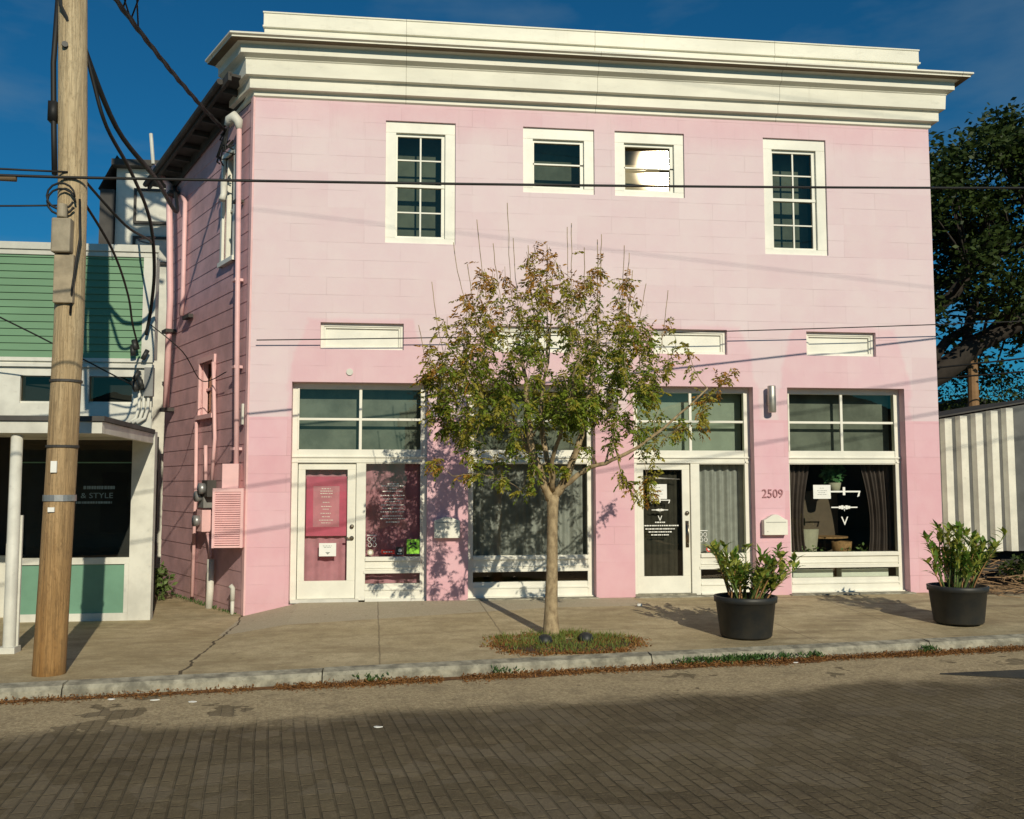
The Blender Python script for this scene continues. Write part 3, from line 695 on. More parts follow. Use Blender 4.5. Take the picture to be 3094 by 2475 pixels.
b = MB(); b.lathe([(0, .50), (.13, .50), (.16, .76), (.14, .76), (.12, .54)], (9.22, .62, 0), 22); b.lathe([(0, .02), (.12, .02), (.12, .5), (0, .5)], (9.22, .62, 0), 16); tag(b.build('wicker_basket', M_BASKET, smooth=True), 'brown wicker basket on a stand below the table, rightmost window', 'basket')
for k, (a, c) in enumerate(((8.27, 8.93), (9.07, 9.85))):
    P = thing('window_planter', ['cream trough of green plants, left one in the low right window', 'cream trough of green plants, right one in the low right window'][k], 'planter', ((a+c)/2, .45, .01), 'cream troughs in the low window')
    b = MB(); b.box(a, c, .34, .52, .01, .345); b.build('trough', M_CHAIR if 0 else M_WHITE, P, bevel=.006)
    b = MB(); leafy(b, ((a+c)/2, .43, .42), ((c-a)/2, .09, .09), 300, .06, .02, random.Random(k)); leafy(b, ((a+c)/2, .43, .62), ((c-a)/2, .05, .1), 60, .06, .02, random.Random(k+9)); b.build('leaves', M_LEAFL, P)

# ---- number, mailboxes, wall lamps
HN = text_mesh('2509', 'house_number', .185, (7.822, -.012, 1.475), M_DIGIT, None, .008, sx=.93)
tag(HN, 'house number 2509 in rose digits on the pink pier', 'house number')
def mailbox(x0, x1, z0, z1, label, rise):
    o = thing('mailbox', label, 'mailbox', ((x0+x1)/2, 0, z0), 'white wall mailboxes')
    n = 10; w_ = x1-x0
    prof = [(x0, z0), (x1, z0), (x1, z1)]+[(x1-w_*k/n, z1+rise*math.sin(math.pi*k/n)**1.6) for k in range(1, n)]+[(x0, z1)]
    b = MB(); b.prism(prof, -.115, -.002, 'y'); b.build('box', M_WHITE, o, bevel=.006)
    b = MB(); b.box(x0+.03, x1-.03, -.119, -.1155, z1-.035, z1-.028); b.box(x0+.05, x0+.06, -.119, -.1155, z0+.05, z0+.06); b.build('slot', M_GREY, o)
mailbox(7.635, 8.01, .91, 1.135, 'white mailbox with peaked top below the house number', .085)
mailbox(2.66, 3.03, .905, 1.16, 'white mailbox in leaf shadow beside the pink curtained window', .05)
for x, lb in ((7.80, 'metal cylinder wall lamp above the house number'), (5.33, 'metal cylinder wall lamp behind the tree crown'), (2.78, 'metal cylinder wall lamp in tree shade left of the tree')):
    o = thing('wall_lamp', lb, 'wall lamp', (x, -.1, 2.77), 'cylinder wall lamps between the bays')
    b = MB(); b.lathe([(0, 0), (.055, 0), (.062, .01), (.062, .40), (.055, .41), (0, .41)], (x, -.115, 2.77), 24); b.build('shade', M_LAMP, o, True)
    b = MB(); b.box(x-.045, x+.045, -.05, -.001, 2.90, 3.05); b.build('bracket', M_LAMP, o)
b = MB(); b.tube([(1.42, -.02, 3.32), (1.42, 0, 3.32)], .05, 12); b.build('wall_cap', M_OLDW, PB)

# ---- side wall services
o = thing('conduit_riser', 'tall pink conduit with weatherhead on the side wall near the corner', 'conduit', ST((.30, .1, 1.6)))
b = MB(ST); b.tube([(.20, .10, 1.66), (.30, .10, 4), (.40, .10, 7.0)], .038, 12); b.build('pipe', M_PTRIM, o, True)
b = MB(ST); b.tube([(.40, .10, 7.0), (.41, .11, 7.12), (.45, .16, 7.19), (.53, .2, 7.16), (.58, .22, 7.08)], [.045, .07, .09, .08, .05], 12); b.build('weatherhead', M_OLDW, o, True)
for z in (2.2, 3.4, 4.7, 5.9): b = MB(ST); b.box(.12+.04*z, .28+.04*z, .02, .145, z-.02, z+.02); b.build('clamp', M_EAVE if z > 5 else M_PTRIM, o)
o = thing('downspout', 'pink downspout at the far end of the side wall', 'downspout', ST((3.9, .1, 3)))
b = MB(ST); b.tube([(4.15, .40, 7.42), (4.05, .14, 7.1), (3.85, .12, 5), (3.95, .12, 3.0)], .055, 10); b.build('pipe', M_PTRIM, o, True)
for z in (3.0, 4.4, 6.9): b = MB(ST); b.box(3.78, 4.06, .02, .2, z-.03, z+.03); b.build('clamp', M_EAVE, o)
tag(MB(ST).tube([(3.45, .07, 6.75), (3.25, .07, 6.6), (3.25, .07, 5.0), (3.3, .07, 4.6)], .04, 8).build('side_pipe', M_PTRIM, smooth=True), 'thin pink pipe beside the far downspout', 'pipe')
tag(MB(ST).box(2.78, 3.15, .02, .10, 4.50, 4.56).build('wall_bracket', M_EAVE), 'dark slanted bracket at the foot of the thin side pipe', 'bracket')
o = thing('louvred_box', 'pink louvred utility box hung on the side wall by the corner', 'utility box', ST((.75, .2, .75)))
# the box faces the street: build it square to the front wall
bx0, bx1, by0, by1, bz0, bz1 = -.475, -.03, .02, .50, .78, 1.63
def BT(p): return Vector(p)
b = MB(); b.prism([(-.475, -.06), (-.045, -.06), (-.035, .06), (-.50, .92)], .79, 1.63, 'z'); b.build('cabinet', M_PTRIM, o, bevel=.006)
b = MB()
for k in range(24): z = .83+k*.031; b.prism([(-.062, z), (-.085, z+.003), (-.062, z+.022)], -.43, -.085, 'x')
b.build('louvres', M_PTRIM, o)
b = MB(); b.box(-.47, -.44, -.075, -.061, .79, 1.63); b.box(-.08, -.05, -.075, -.061, .79, 1.63); b.box(-.44, -.08, -.075, -.061, 1.58, 1.63); b.build('frame', M_PTRIM, o)
b = MB(); b.box(-.36, -.13, .0, .25, 1.63, 1.98); tag(b.build('junction_box', M_PTRIM, bevel=.006), 'plain pink box on top of the louvred utility box', 'utility box')
for k, (s, z, h, lb, mt) in enumerate(((1.62, 1.50, .36, 'grey electric meter nearest the ground window', M_GREY), (1.68, 1.12, .34, 'round glass electric meter left of the louvred box', M_GREY), (1.45, 1.62, .26, 'dark breaker box beside the louvred box top', M_EAVE))):
    o = thing('electric_meter', lb, 'electric meter', ST((s, 0, z)), 'meters on the side wall')
    b = MB(ST); b.box(s-.14, s+.14, .03, .17, z-h/2, z+h/2); b.build('housing', mt if k != 1 else M_PTRIM, o, bevel=.008)
    c = ST((s, .17, z)); c2 = ST((s, .26, z)); b = MB(); b.tube([c, c2], .085, 16); b.build('dial', M_STEEL, o, True)
o = thing('conduit_group', 'bent pink conduits above and below the electric meters', 'conduit', ST((1.5, .05, 1)))
for pts in ([(1.45, .06, 1.75), (1.35, .06, 2.4), (1.5, .06, 3.6)], [(1.62, .06, .95), (1.45, .06, .75), (1.42, .06, .55)], [(2.35, .05, 2.7), (2.3, .05, 1.5), (2.35, .05, -.12)], [(1.75, .06, 1.7), (1.8, .06, 2.3)]):
    b = MB(ST); b.tube(pts, .03, 8); b.build('pipe', M_PTRIM, o, True)
tag(MB(ST).tube([(1.28, .10, .55), (1.28, .10, .1), (1.26, .12, -.2)], .055, 10).build('white_standpipe', M_OLDW, smooth=True), 'white pipe entering the ground below the louvred box', 'pipe')
tag(MB(ST).tube([(.28, .09, .02), (.28, .09, .2), (.30, .12, .24)], .035, 10).tube([(.28, .09, .02), (.28, .09, -.22)], .028, 8).build('hose_tap', M_OLDW, smooth=True), 'short white capped pipe at the foot of the side wall corner', 'pipe')
tag(MB(ST).box(.13, .18, .03, .06, 2.55, 2.85).build('number_plate', M_OLDW), 'narrow pale plate on the side wall by the corner', 'plate')
o = thing('floodlight', 'pale floodlight clamped under the side eave near the weatherhead', 'floodlight', ST((.9, .15, 6.9)))
b = MB(ST); b.tube([(1.0, .12, 6.35), (1.0, .12, 6.15), (.95, .16, 6.05)], .05, 10); b.build('head', M_OLDW, o, True)
b = MB(ST); b.tube([(1.0, .03, 6.4), (1.0, .12, 6.35)], .03, 8); b.build('arm', M_STEEL, o)

# ------------------------------------------------------------- green building
GB = thing('green_building', 'green clapboard shop with white trim and a flat porch canopy', 'building', (-4, 3, 0))
GX0, GX1 = -11.0, -1.28; GY = -.3
b = MB(); n = 15
for k in range(n):
    z0 = 3.43+k*(1.50/n); z1 = z0+1.50/n
    b.face([(GX0, GY-.018, z0), (GX1, GY-.018, z0), (GX1, GY, z1), (GX0, GY, z1)]); b.face([(GX1, GY-.018, z0), (GX0, GY-.018, z0), (GX0, GY, z0), (GX1, GY, z0)])
b.build('siding', M_GREEN, GB)
sk = SD*6
b = MB(); b.prism([(GX0, GY+.02), (GX1, GY+.02), (GX1+sk.x, GY+sk.y), (GX0, GY+sk.y)], 3.3, 4.93, 'z')
b.prism([(GX0, .9), (GX1-.6, .9), (GX1+sk.x, GY+sk.y), (GX0, GY+sk.y)], -.3, 3.3, 'z'); b.prism([(GX1-.12, GY+.14), (GX1-.02, GY+.14), (GX1-.60, .9), (GX1-.70, .9)], -.2, 3.3, 'z'); b.build('wall', M_OLDW, GB)
b = MB(); b.prism([(GX0, GY-.06), (GX1+.06, GY-.06), (GX1+.06+sk.x, GY+sk.y), (GX0, GY+sk.y)], 4.93, 5.03, 'z'); b.box(GX0, GX1+.03, GY-.035, GY, 4.86, 4.928); b.build('roof_trim', M_OLDW, GB, bevel=.005)
b = MB(); b.box(GX1-.15, GX1+.02, GY-.03, GY+.16, 3.43, 4.86); b.build('corner_board', M_OLDW, GB)
b = MB(); wall_grid2 = []
def Gw(p): return (p[0], GY+p[1], p[2])
b = MB(Gw); wall_grid(b, GX0, GX1, 2.42, 3.43, [(-3.02, -2.08-.5, 2.80, 3.18), (-2.12, -1.545, 2.80, 3.18), (-4.6, -3.8, 2.80, 3.18)], .06); b.box(GX0, GX1+.02, -.05, -.001, 3.30, 3.345); b.box(GX0, GX1+.02, -.035, -.001, 3.38, 3.43)
b.build('band', M_OLDW, GB)
for a, c in ((-3.02, -2.58), (-2.12, -1.545), (-4.6, -3.8)):
    f = MB(Gw); f.box(a, c, .03, .05, 2.80, 2.83); o = f.build('high_window', M_OLDW, GB); g = MB(Gw); g.face([(a, .05, 2.8), (c, .05, 2.8), (c, .05, 3.18), (a, .05, 3.18)]); g.build('pane', M_GLASSU, o); g = MB(Gw); g.box(a, c, .2, .22, 2.8, 3.18); g.build('blind', M_DARK, o)
b = MB(); b.prism([(GX0, -3.0), (-1.12, -3.0), (-1.22, GY-.003), (GX0, GY-.003)], 2.39, 2.445, 'z'); b.build('canopy_roof', M_ROOF, GB)
b = MB(); b.box(GX0, -1.15, -2.97, -2.91, 2.255, 2.385); b.prism([(-1.21, -2.905), (-1.15, -2.905), (-1.24, GY-.003), (-1.30, GY-.003)], 2.255, 2.385, 'z'); b.box(GX0, -1.31, -2.9, GY-.003, 2.33, 2.36); b.build('canopy_fascia', M_OLDW, GB)
b = MB(Gw)
b.box(-1.52, GX1+.06, -.0, .14, -.2, 2.42); b.box(-3.12, -3.0, 0, .12, -.2, 2.42)
b.box(-3.0, -1.52, 0, .10, .60, .69); b.box(-3.0, -1.52, 0, .10, -.2, -.06); b.box(-3.0, -2.94, 0, .10, -.06, .6); b.box(-1.58, -1.52, 0, .1, -.06, .6)
b.box(-5.0, -3.12, .6, .7, -.2, .69); b.box(-3.0, -1.52, 0, .08, 2.3, 2.42)
b.build('shopfront_frame', M_OLDW, GB, bevel=.004)
b = MB(Gw); b.box(-2.94, -1.58, .03, .06, -.06, .60); b.build('panel', M_GPANEL, GB)
b = MB(Gw); b.face([(-3.0, .05, .69), (-1.52, .05, .69), (-1.52, .05, 2.3), (-3.0, .05, 2.3)]); SG = b.build('shop_window', M_GLASS, GB)
b = MB(Gw); b.box(-3.0, -1.52, .03, .048, 1.98, 1.995); b.build('glazing_bar', M_GPANEL, SG)
b = MB(Gw); b.box(-10, -1.45, 1.15, 1.2, -.2, 2.4); b.box(-3.05, -1.45, .5, .52, -.1, 2.4); b.build('back_wall', M_DARK, GB)
M_DIM = surf('aged_vinyl', (.22, .30, .32), .5, .1, 6, 0)
text_mesh('& STYLE', 'sign_lettering', .105, (-1.98, GY+.046, 1.50), M_DIM, SG, .001, sx=1.15)
b = MB(); greek(b, -1.95, GY+.046, [(1.645, .42)], .045, random.Random(2)); greek(b, -2.03, GY+.046, [(1.44, .5)], .03, random.Random(3)); b.build('small_lettering', M_DIM, SG)
o = thing('porch_column', 'round white porch column at the left edge by the utility pole', 'column', (-2.08, -2.9, -.15))
b = MB(); b.lathe([(.064, 0), (.060, 2.36), (0, 2.36)], (-2.08, -2.86, -.12), 20); b.build('shaft', M_OLDW, o, True)
b = MB(); b.box(-2.17, -1.99, -2.95, -2.77, -.15, -.07); b.build('base', M_OLDW, o)

b = MB(); b.box(-2.06, -2.0, -2.83, -2.80, -.1, 1.35); tag(b.build('sign_post', M_OLDW), 'thin pale stake beside the round porch column', 'stake')
# gas meters, cables on the green building's corner
o = thing('cable_junction', 'cluster of dark cable connectors on the green shop corner', 'cable box', (-1.45, -.4, 3.5))
rg = random.Random(21)
for k in range(7):
    c = Vector((-1.45+rg.uniform(-.12, .16), -.42, 3.45+rg.uniform(-.38, .38))); b = MB(); b.tube([c, c+Vector((rg.uniform(-.06, .06), -.03, -.13))], rg.uniform(.025, .05), 8); b.build('connector', M_BLACK, o, True)
b = MB(); b.box(-1.36, -1.24, -.42, -.34, 2.9, 3.3); b.build('box', M_GREY, o)
o = thing('white_conduits', 'white bent conduits running down the green shop corner', 'conduit', (-1.3, -.36, 3))
for dx in (0, .06, .12):
    b = MB(); b.tube([(-1.43+dx, -.36, 3.25), (-1.43+dx, -.36, 2.75), (-1.47+dx, -.36, 2.60), (-1.57+dx, -.38, 2.53)], .022, 8); b.build('pipe', M_OLDW, o, True)
# ------------------------------------------------------------- white house behind
WH = thing('white_house', 'tall white gabled house behind the gap between the shops', 'house', (-2.6, 7, 0))
b = MB(); b.box(-3.35, .2, 5, 9, -.3, 7.85); b.build('wall', M_OLDW, WH)
b = MB(); b.face([(-3.66, 4.9, 7.4), (-3.3, 4.8, 8.05), (-3.3, 9, 8.05), (-3.66, 9, 7.4)]); b.box(-3.4, .3, 4.8, 9.1, 7.86, 7.98); b.box(-3.62, -3.36, 4.9, 9, 5.0, 7.4); b.build('roof', M_EAVE, WH)
for z0, z1 in ((6.75, 7.45), (5.95, 6.5)):
    f = MB(); f.box(-3.0, -2.3, 4.93, 4.998, z0, z0+.05); f.box(-3.0, -2.3, 4.93, 4.998, z1-.05, z1); f.box(-3.0, -2.95, 4.93, 4.998, z0+.05, z1-.05); o = f.build('window_frame', M_EAVE, WH)
    g = MB(); g.box(-2.95, -2.3, 4.96, 4.99, z0+.05, z1-.05); g.build('pane', M_OLDW, o)
b = MB(); b.tube([(-2.62, 4.8, 7.9), (-2.68, 4.8, 8.5)], .035, 8); b.build('vent_pipe', M_OLDW, WH)

# ------------------------------------------------------------- right side lot
SHD = thing('ribbed_shed', 'raised grey shed wall with pale upright ribs at the right edge', 'shed', (12.5, 2, 0))
M_PANEL = surf('shed_panel', (.11, .11, .105), .5, .3, 2, .1, 30); M_RIB = surf('shed_rib', (.76, .73, .62), .5, .15, 3, .1, 30, dirt=.25)
b = MB(); b.prism([(10.9, .52), (14.5, .50), (14.5, 3.30), (10.9, 2.70)], 1.56, 5, 'y'); b.build('wall', M_PANEL, SHD)
for k, x in enumerate((10.98, 11.5, 11.27, 11.56, 11.85, 12.14, 12.43, 12.72)):
    w_ = .17 if k != 1 else .0; 
    if k == 1: continue
    t = 2.70+(x-10.9)*.167; b = MB(); b.prism([(x-.01, 1.556), (x+.03, 1.47), (x+.16, 1.47), (x+.20, 1.556)], .51, t, 'z'); b.build('rib', M_RIB, SHD)
b = MB(); b.prism([(10.85, 2.72), (14.5, 3.33), (14.5, 3.355), (10.85, 2.745)], 1.50, 5.1, 'y'); b.build('roof_edge', M_EAVE, SHD)
b = MB(); b.box(10.9, 14.5, 1.9, 5, -.1, .50); b.build('skirt', M_DARK, SHD)
BR = thing('far_house', 'dark low roofed house under the big tree at the right', 'house', (20.5, 16, 0))
b = MB(); b.box(17.5, 26, 14, 22, -.1, 4.1); b.build('wall', M_DARK, BR)
b = MB(); b.prism([(17.0, 3.7), (19.9, 4.35), (26.5, 3.8), (26.5, 3.6), (17.0, 3.55)], 13.6, 22.4, 'y'); b.build('roof', M_DARK, BR)
tag(MB().tube([(16.5, 8.2, -.1), (16.55, 8.2, 5.3)], [.16, .12], 10).build('wooden_post', surf('old_post', (.26, .15, .07), .8, .3, 3, .3, 30)), 'brown wooden post under the big tree beyond the shed', 'post')

# ------------------------------------------------------------- foliage helpers
def leafmat(name, c1, c2, rough=.55):
    m, t, p = newmat(name); v = coords(t); n = noise_n(t, v, 5, 4, .6).smooth(.3, .7)
    g = t.nodes.new('ShaderNodeNewGeometry'); r = E(t, g.outputs['Random Per Island'])
    col = mixc(t, (n*.4+r*.6), c1, c2); t.links.new(col, p.inputs['Base Color']); p.inputs['Roughness'].default_value = rough
    p.inputs['Specular IOR Level'].default_value = .25
    p.inputs['Subsurface Weight'].default_value = 0
    tr = t.nodes.new('ShaderNodeBsdfTranslucent'); t.links.new(col, tr.inputs[0]); mx = t.nodes.new('ShaderNodeMixShader'); mx.inputs[0].default_value = .22
    t.links.new(p.outputs[0], mx.inputs[1]); t.links.new(tr.outputs[0], mx.inputs[2]); t.links.new(mx.outputs[0], t.nodes['Material Output'].inputs[0])
    return m
M_L1 = leafmat('leaf_green', (.10, .15, .012), (.22, .28, .03)); M_L2 = leafmat('leaf_olive', (.23, .21, .02), (.38, .33, .05)); M_L3 = leafmat('leaf_rust', (.28, .13, .02), (.46, .24, .04))
M_OAK = leafmat('oak_leaf', (.012, .026, .005), (.06, .09, .018)); M_OAKB = surf('oak_bark', (.035, .028, .022), .9, .3, 5, .4, 30)
M_BARK = surf('pale_bark', (.38, .29, .17), .85, .4, 16, 1.0, 30, stretch=(1, 1, .6), dirt=1.0, c2=(.22, .16, .09))

# ------------------------------------------------------------- street tree
def street_tree():
    rg = random.Random(12)
    T = thing('street_tree', 'young street tree with thinning green and rust leaves in front of the pink shop', 'tree', (3.94, -2.73, -.08))
    root = Vector((3.93, -2.73, -.12)); fork = Vector((3.955, -2.73, 1.55))
    b = MB()
    b.tube([root-Vector((0, 0, .08)), root+Vector((0, 0, .06)), (3.93, -2.73, .2), (3.945, -2.74, .8), (3.95, -2.73, 1.22), (3.955, -2.73, 1.42), (3.96, -2.73, 1.56)], [.13, .10, .078, .066, .063, .067, .074], 14)
    limbs = [
        [(3.94, -2.73, 1.5), (3.82, -2.78, 1.75), (3.68, -2.85, 2.1), (3.63, -2.9, 2.5), (3.60, -2.95, 2.9), (3.5, -3.0, 3.4)],
        [(3.96, -2.73, 1.55), (3.95, -2.65, 1.8), (3.86, -2.6, 2.2), (3.84, -2.55, 2.6), (3.92, -2.5, 3.05), (3.95, -2.5, 3.6)],
        [(3.98, -2.73, 1.55), (4.14, -2.76, 1.8), (4.25, -2.8, 2.1), (4.32, -2.85, 2.5), (4.42, -2.9, 3.0), (4.5, -2.95, 3.5)],
        [(4.0, -2.73, 1.58), (4.3, -2.9, 1.85), (4.6, -3.1, 1.97), (4.9, -3.2, 2.12), (5.3, -3.25, 2.42), (5.7, -3.3, 2.8)],
        [(3.9, -2.73, 1.6), (3.8, -2.5, 1.85), (3.7, -2.2, 2.15), (3.6, -1.95, 2.5), (3.5, -1.8, 3.0)],
        [(3.95, -2.75, 1.6), (3.9, -3.0, 1.95), (3.95, -3.3, 2.3), (4.05, -3.55, 2.8), (4.1, -3.7, 3.2)]]
    radii = [.056, .042, .054, .034, .036, .034]; nodes = []
    for L, r0 in zip(limbs, radii):
        L = [Vector(p) for p in L]; P = []
        for a, c in zip(L[:-1], L[1:]):
            for k in range(4): P.append(a.lerp(c, k/4)+Vector([rg.gauss(0, .008) for _ in range(3)]))
        P.append(L[-1]); rr = [r0*(1-.75*i/len(P)) for i in range(len(P))]
        b.tube(P, rr, 8); nodes += [(p, r) for p, r in zip(P[5:], rr[5:])]
    # crown targets
    def inside(p):
        x, y, z = p; dx, dy, dz = (x-3.92)/1.45, (y+2.85)/1.25, (z-3.0)/1.08
        return dx*dx+dy*dy+dz*dz
    targ = []
    while len(targ) < 350:
        p = (rg.uniform(2.3, 5.6), rg.uniform(-4.1, -1.7), rg.uniform(1.85, 4.6))
        d = ((p[0]-3.9)/1.55)**2+((p[1]+2.85)/1.2)**2+((p[2]-3.2)/1.38)**2
        if p[2] < 2.45 and abs(p[0]-3.95) < .75 and rg.random() < .75: continue
        if p[2] > 3.6 and rg.random() < .35: continue
        if d < 1 and rg.random() < .35+.65*d**.5 and not (p[2] < 2.1 and p[0] > 4.3): targ.append(Vector(p))
    for q in ((5.9, -3.2, 3.1), (5.75, -3.3, 2.7), (5.5, -3.1, 3.3), (5.35, -3.3, 2.35), (5.65, -3.3, 2.5), (2.4, -2.9, 3.0), (2.5, -3, 2.6), (2.6, -2.8, 2.3), (5.0, -3.2, 1.75), (4.9, -3.1, 1.55), (4.75, -3.1, 1.7), (5.15, -3.2, 2.0), (2.55, -3.1, 2.0), (2.75, -3.0, 1.8), (3.3, -3.1, 1.7), (3.6, -3, 1.62), (2.9, -2.9, 2.1)): targ += [Vector(q)+Vector([rg.gauss(0, .05) for _ in range(3)]) for _ in range(2)]
    SH_ = [(3.38, 5.12), (4.2, 5.0), (3.0, 4.85), (3.62, 4.6), (3.9, 4.7), (4.12, 4.85), (4.5, 4.75), (4.3, 4.6), (4.75, 4.6), (5.0, 4.7), (5.2, 4.3), (5.45, 4.2), (2.75, 4.65), (2.5, 4.2), (2.35, 3.7), (3.2, 4.6), (4.0, 4.45), (4.9, 4.35), (2.9, 4.35), (3.5, 4.8), (4.62, 4.9)]
    for q in SH_: targ.append(Vector((q[0], rg.uniform(-3.2, -2.4), q[1]-.1)))
    shoots = len(targ)-len(SH_)
    order = sorted(range(len(targ)), key=lambda i: (targ[i]-fork).length)
    leaves = MB(); twn = 0
    def compound(p, d, l, kind):
        d = (d+Vector((0, 0, -.55))).normalized(); side = d.cross(Vector((0, 0, 1))); side = side.normalized() if side.length > .05 else Vector((1, 0, 0))
        n = rg.randint(4, 6); q = p.copy(); dd = d.copy()
        for k in range(n):
            q = q+dd*l/n; dd = (dd+Vector((0, 0, -.16))).normalized()
            for s in (-1, 1):
                ld = (side*s*.9+dd*.55+Vector((0, 0, -.35+rg.uniform(-.3, .3)))+Vector([rg.gauss(0, .15) for _ in range(3)]))
                leaf(leaves, q, ld, rg.uniform(.040, .066), .0105, rg, kind)
        leaf(leaves, q, dd, .06, .011, rg, kind)
    for i in order:
        t = targ[i]; up_shoot = i >= shoots
        if up_shoot: best = min(nodes, key=lambda nr: abs(nr[0].z-(t.z-1.25))*.8+abs(nr[0].x-t.x-(3.95-t.x)*.25)+abs(nr[0].y-t.y)*.5)
        else:
            def cost(nr):
                v = t-nr[0]; h = math.hypot(v.x, v.y)
                return v.length+(.9 if v.z < .05 else 0)+1.1*max(0, h-max(v.z, 0)*.75)+abs(max(v.z, 0)-.75)*(.45 if t.z > 2.7 else 0)
            best = min(nodes, key=cost)
        a = best[0]; L = (t-a).length; k = max(4, int(L/.10)); bend = Vector((0, 0, -.07 if t.z > 2.7 else .10))*L+Vector(((t.x-a.x)*.12, (t.y-a.y)*.12, 0))*(t.z > 2.7)
        P = [a.lerp(t, j/k)+bend*math.sin(math.pi*j/k)+(Vector([rg.gauss(0, .004 if up_shoot else .010) for _ in range(3)]) if 0 < j < k else Vector((0, 0, 0))) for j in range(k+1)]
        r0 = min(best[1]*.7, .012+.007*L); rr = [lerp(r0, .0048 if up_shoot else .0034, (j/k)**.7) for j in range(k+1)]
        b.tube(P, rr, 5); nodes += [(p, r) for p, r in zip(P[2:], rr[2:])]
        dirn = (P[-1]-P[0]).normalized()
        nl = (rg.randint(9, 13) if t.z < 3.3 else rg.randint(5, 9)) if not up_shoot else rg.randint(0, 4)
        if t.z < 2.2: nl -= 2
        for _ in range(max(nl, 0)):
            u = rg.uniform(.35, 1.0) if not up_shoot else rg.uniform(.1, .75)
            j = min(k-1, int(u*k)); p = P[j].lerp(P[j+1], u*k-j)
            d = (dirn*.6+Vector([rg.gauss(0, .6) for _ in range(3)]))
            core = inside(p); hz = p.z
            pr = rg.random()-.08+(hz-2.9)*.32+(core-.55)*.5+(.12 if p.x < 3.2 else 0)
            kind = 2 if pr > 1.12 else (1 if pr > .55 else 0)
            compound(p, d, rg.uniform(.10, .17), kind)
    b.build('trunk', M_BARK, T, smooth=True); leaves.build('crown', [M_L1, M_L2, M_L3], T)
street_tree()

# ------------------------------------------------------------- big evergreen at right
def oak():
    rg = random.Random(5)
    T = thing('live_oak', 'large dark evergreen tree spreading behind the shed at the right', 'tree', (13.3, 9.5, -.1))
    b = MB()
    def limb(P, r0, r1):
        P = [Vector(p) for p in P]; Q = []
        for a, c in zip(P[:-1], P[1:]):
            for k in range(3): Q.append(a.lerp(c, k/3)+Vector([rg.gauss(0, .04) for _ in range(3)]))
        Q.append(P[-1]); b.tube(Q, [lerp(r0, r1, i/(len(Q)-1)) for i in range(len(Q))], 8); return Q
    N = []
    N += limb([(13.6, 9.5, -.2), (13.9, 9.4, 1.8), (14.4, 9.0, 3.2), (15.2, 8.3, 4.2), (16.2, 7.9, 5.0), (17.6, 7.6, 5.7), (19.5, 7.3, 6.1), (22, 7, 6.6)], .5, .10)
    N += limb([(14.0, 9.2, 2.3), (14.6, 8.8, 4.5), (15.6, 8.4, 6.0), (17, 8, 7.4), (18.6, 7.8, 8.6)], .3, .07)
    N += limb([(15.2, 8.3, 4.2), (15.8, 8.2, 5.2), (16.9, 8.5, 5.9), (18.4, 9, 6.2)], .16, .06)
    N += limb([(14.6, 8.8, 4.5), (14.9, 9.3, 6.5), (15.4, 9.5, 8.4), (16, 9.5, 9.6)], .2, .05)
    N += limb([(16.2, 7.9, 5.0), (17.0, 8.5, 6.6), (17.8, 8.8, 8.0)], .14, .05)
    lv = MB(); cl = []
    while len(cl) < 430:
        p = Vector((rg.uniform(13.2, 24), rg.uniform(5.6, 12), rg.uniform(4.6, 11.2)))
        d = ((p.x-18.3)/5.6)**2+((p.y-8.6)/3.1)**2+((p.z-7.6)/3.5)**2
        if d < 1.0 and noise.noise(p*.75+Vector((3, 1, 2))) > (-.25 if p.z > 8.2 else .03)-.18*(d > .7) and not (p.z < 5.6 and rg.random() < .35): cl.append(p)
    for c in [(15.5, 8, 9.2), (15.9, 7.8, 9.4), (16.2, 8, 9.2), (15.4, 8.2, 8.5), (17.1, 8, 10.6), (17.6, 8, 10.9), (18.0, 8, 10.5)]: cl += [Vector(c)]*2
    for c in cl:
        q = min(N, key=lambda p: (p-c).length+(.8 if p.z > c.z else 0))
        if (q-c).length < 4: b.tube([q, q.lerp(c, .5)+Vector((0, 0, .12)), c], [.045, .03, .012], 4)
        n = rg.randint(70, 110); rr = rg.uniform(.38, .72)
        for _ in range(n):
            d = Vector((rg.gauss(0, .5), rg.gauss(0, .5), rg.gauss(0, .34)))*rr
            leaf(lv, c+d, Vector((rg.uniform(-1, 1), rg.uniform(-1, 1), rg.uniform(-.6, .6))), rg.uniform(.13, .21), .048, rg)
    b.build('trunk', M_OAKB, T, smooth=True); lv.build('crown', M_OAK, T)
oak()
def shrub(name, label, c, r, n, mat, seed, cat='bush'):
    rg = random.Random(seed); T = thing(name, label, cat, (c[0], c[1], -.05)); lv = MB()
    leafy(lv, c, r, n, .11, .03, rg); lv.build('crown', mat, T)
    b = MB()
    for k in range(6): a = Vector((c[0]+rg.uniform(-.2, .2), c[1], -.1)); b.tube([a, Vector(c)+Vector((rg.uniform(-.7, .7)*r[0], rg.uniform(-.5, .5)*r[1], rg.uniform(-.2, .6)*r[2]))], [.025, .008], 5)
    b.build('stem', M_OAKB, T)
shrub('bush', 'dark bush beyond the shed roof below the big tree', (18.6, 10.5, 3.8), (3.2, 1.2, 1.2), 5000, M_OAK, 8)
shrub('bush', 'dark low bush in the side lot in front of the shed skirt', (13.2, 1.1, .25), (1.0, .3, .28), 900, M_OAK, 9)
shrub('bush', 'weedy bush in the passage between the shops', (-1.75, 2.4, .1), (.22, .25, .28), 260, M_LEAFL, 10)

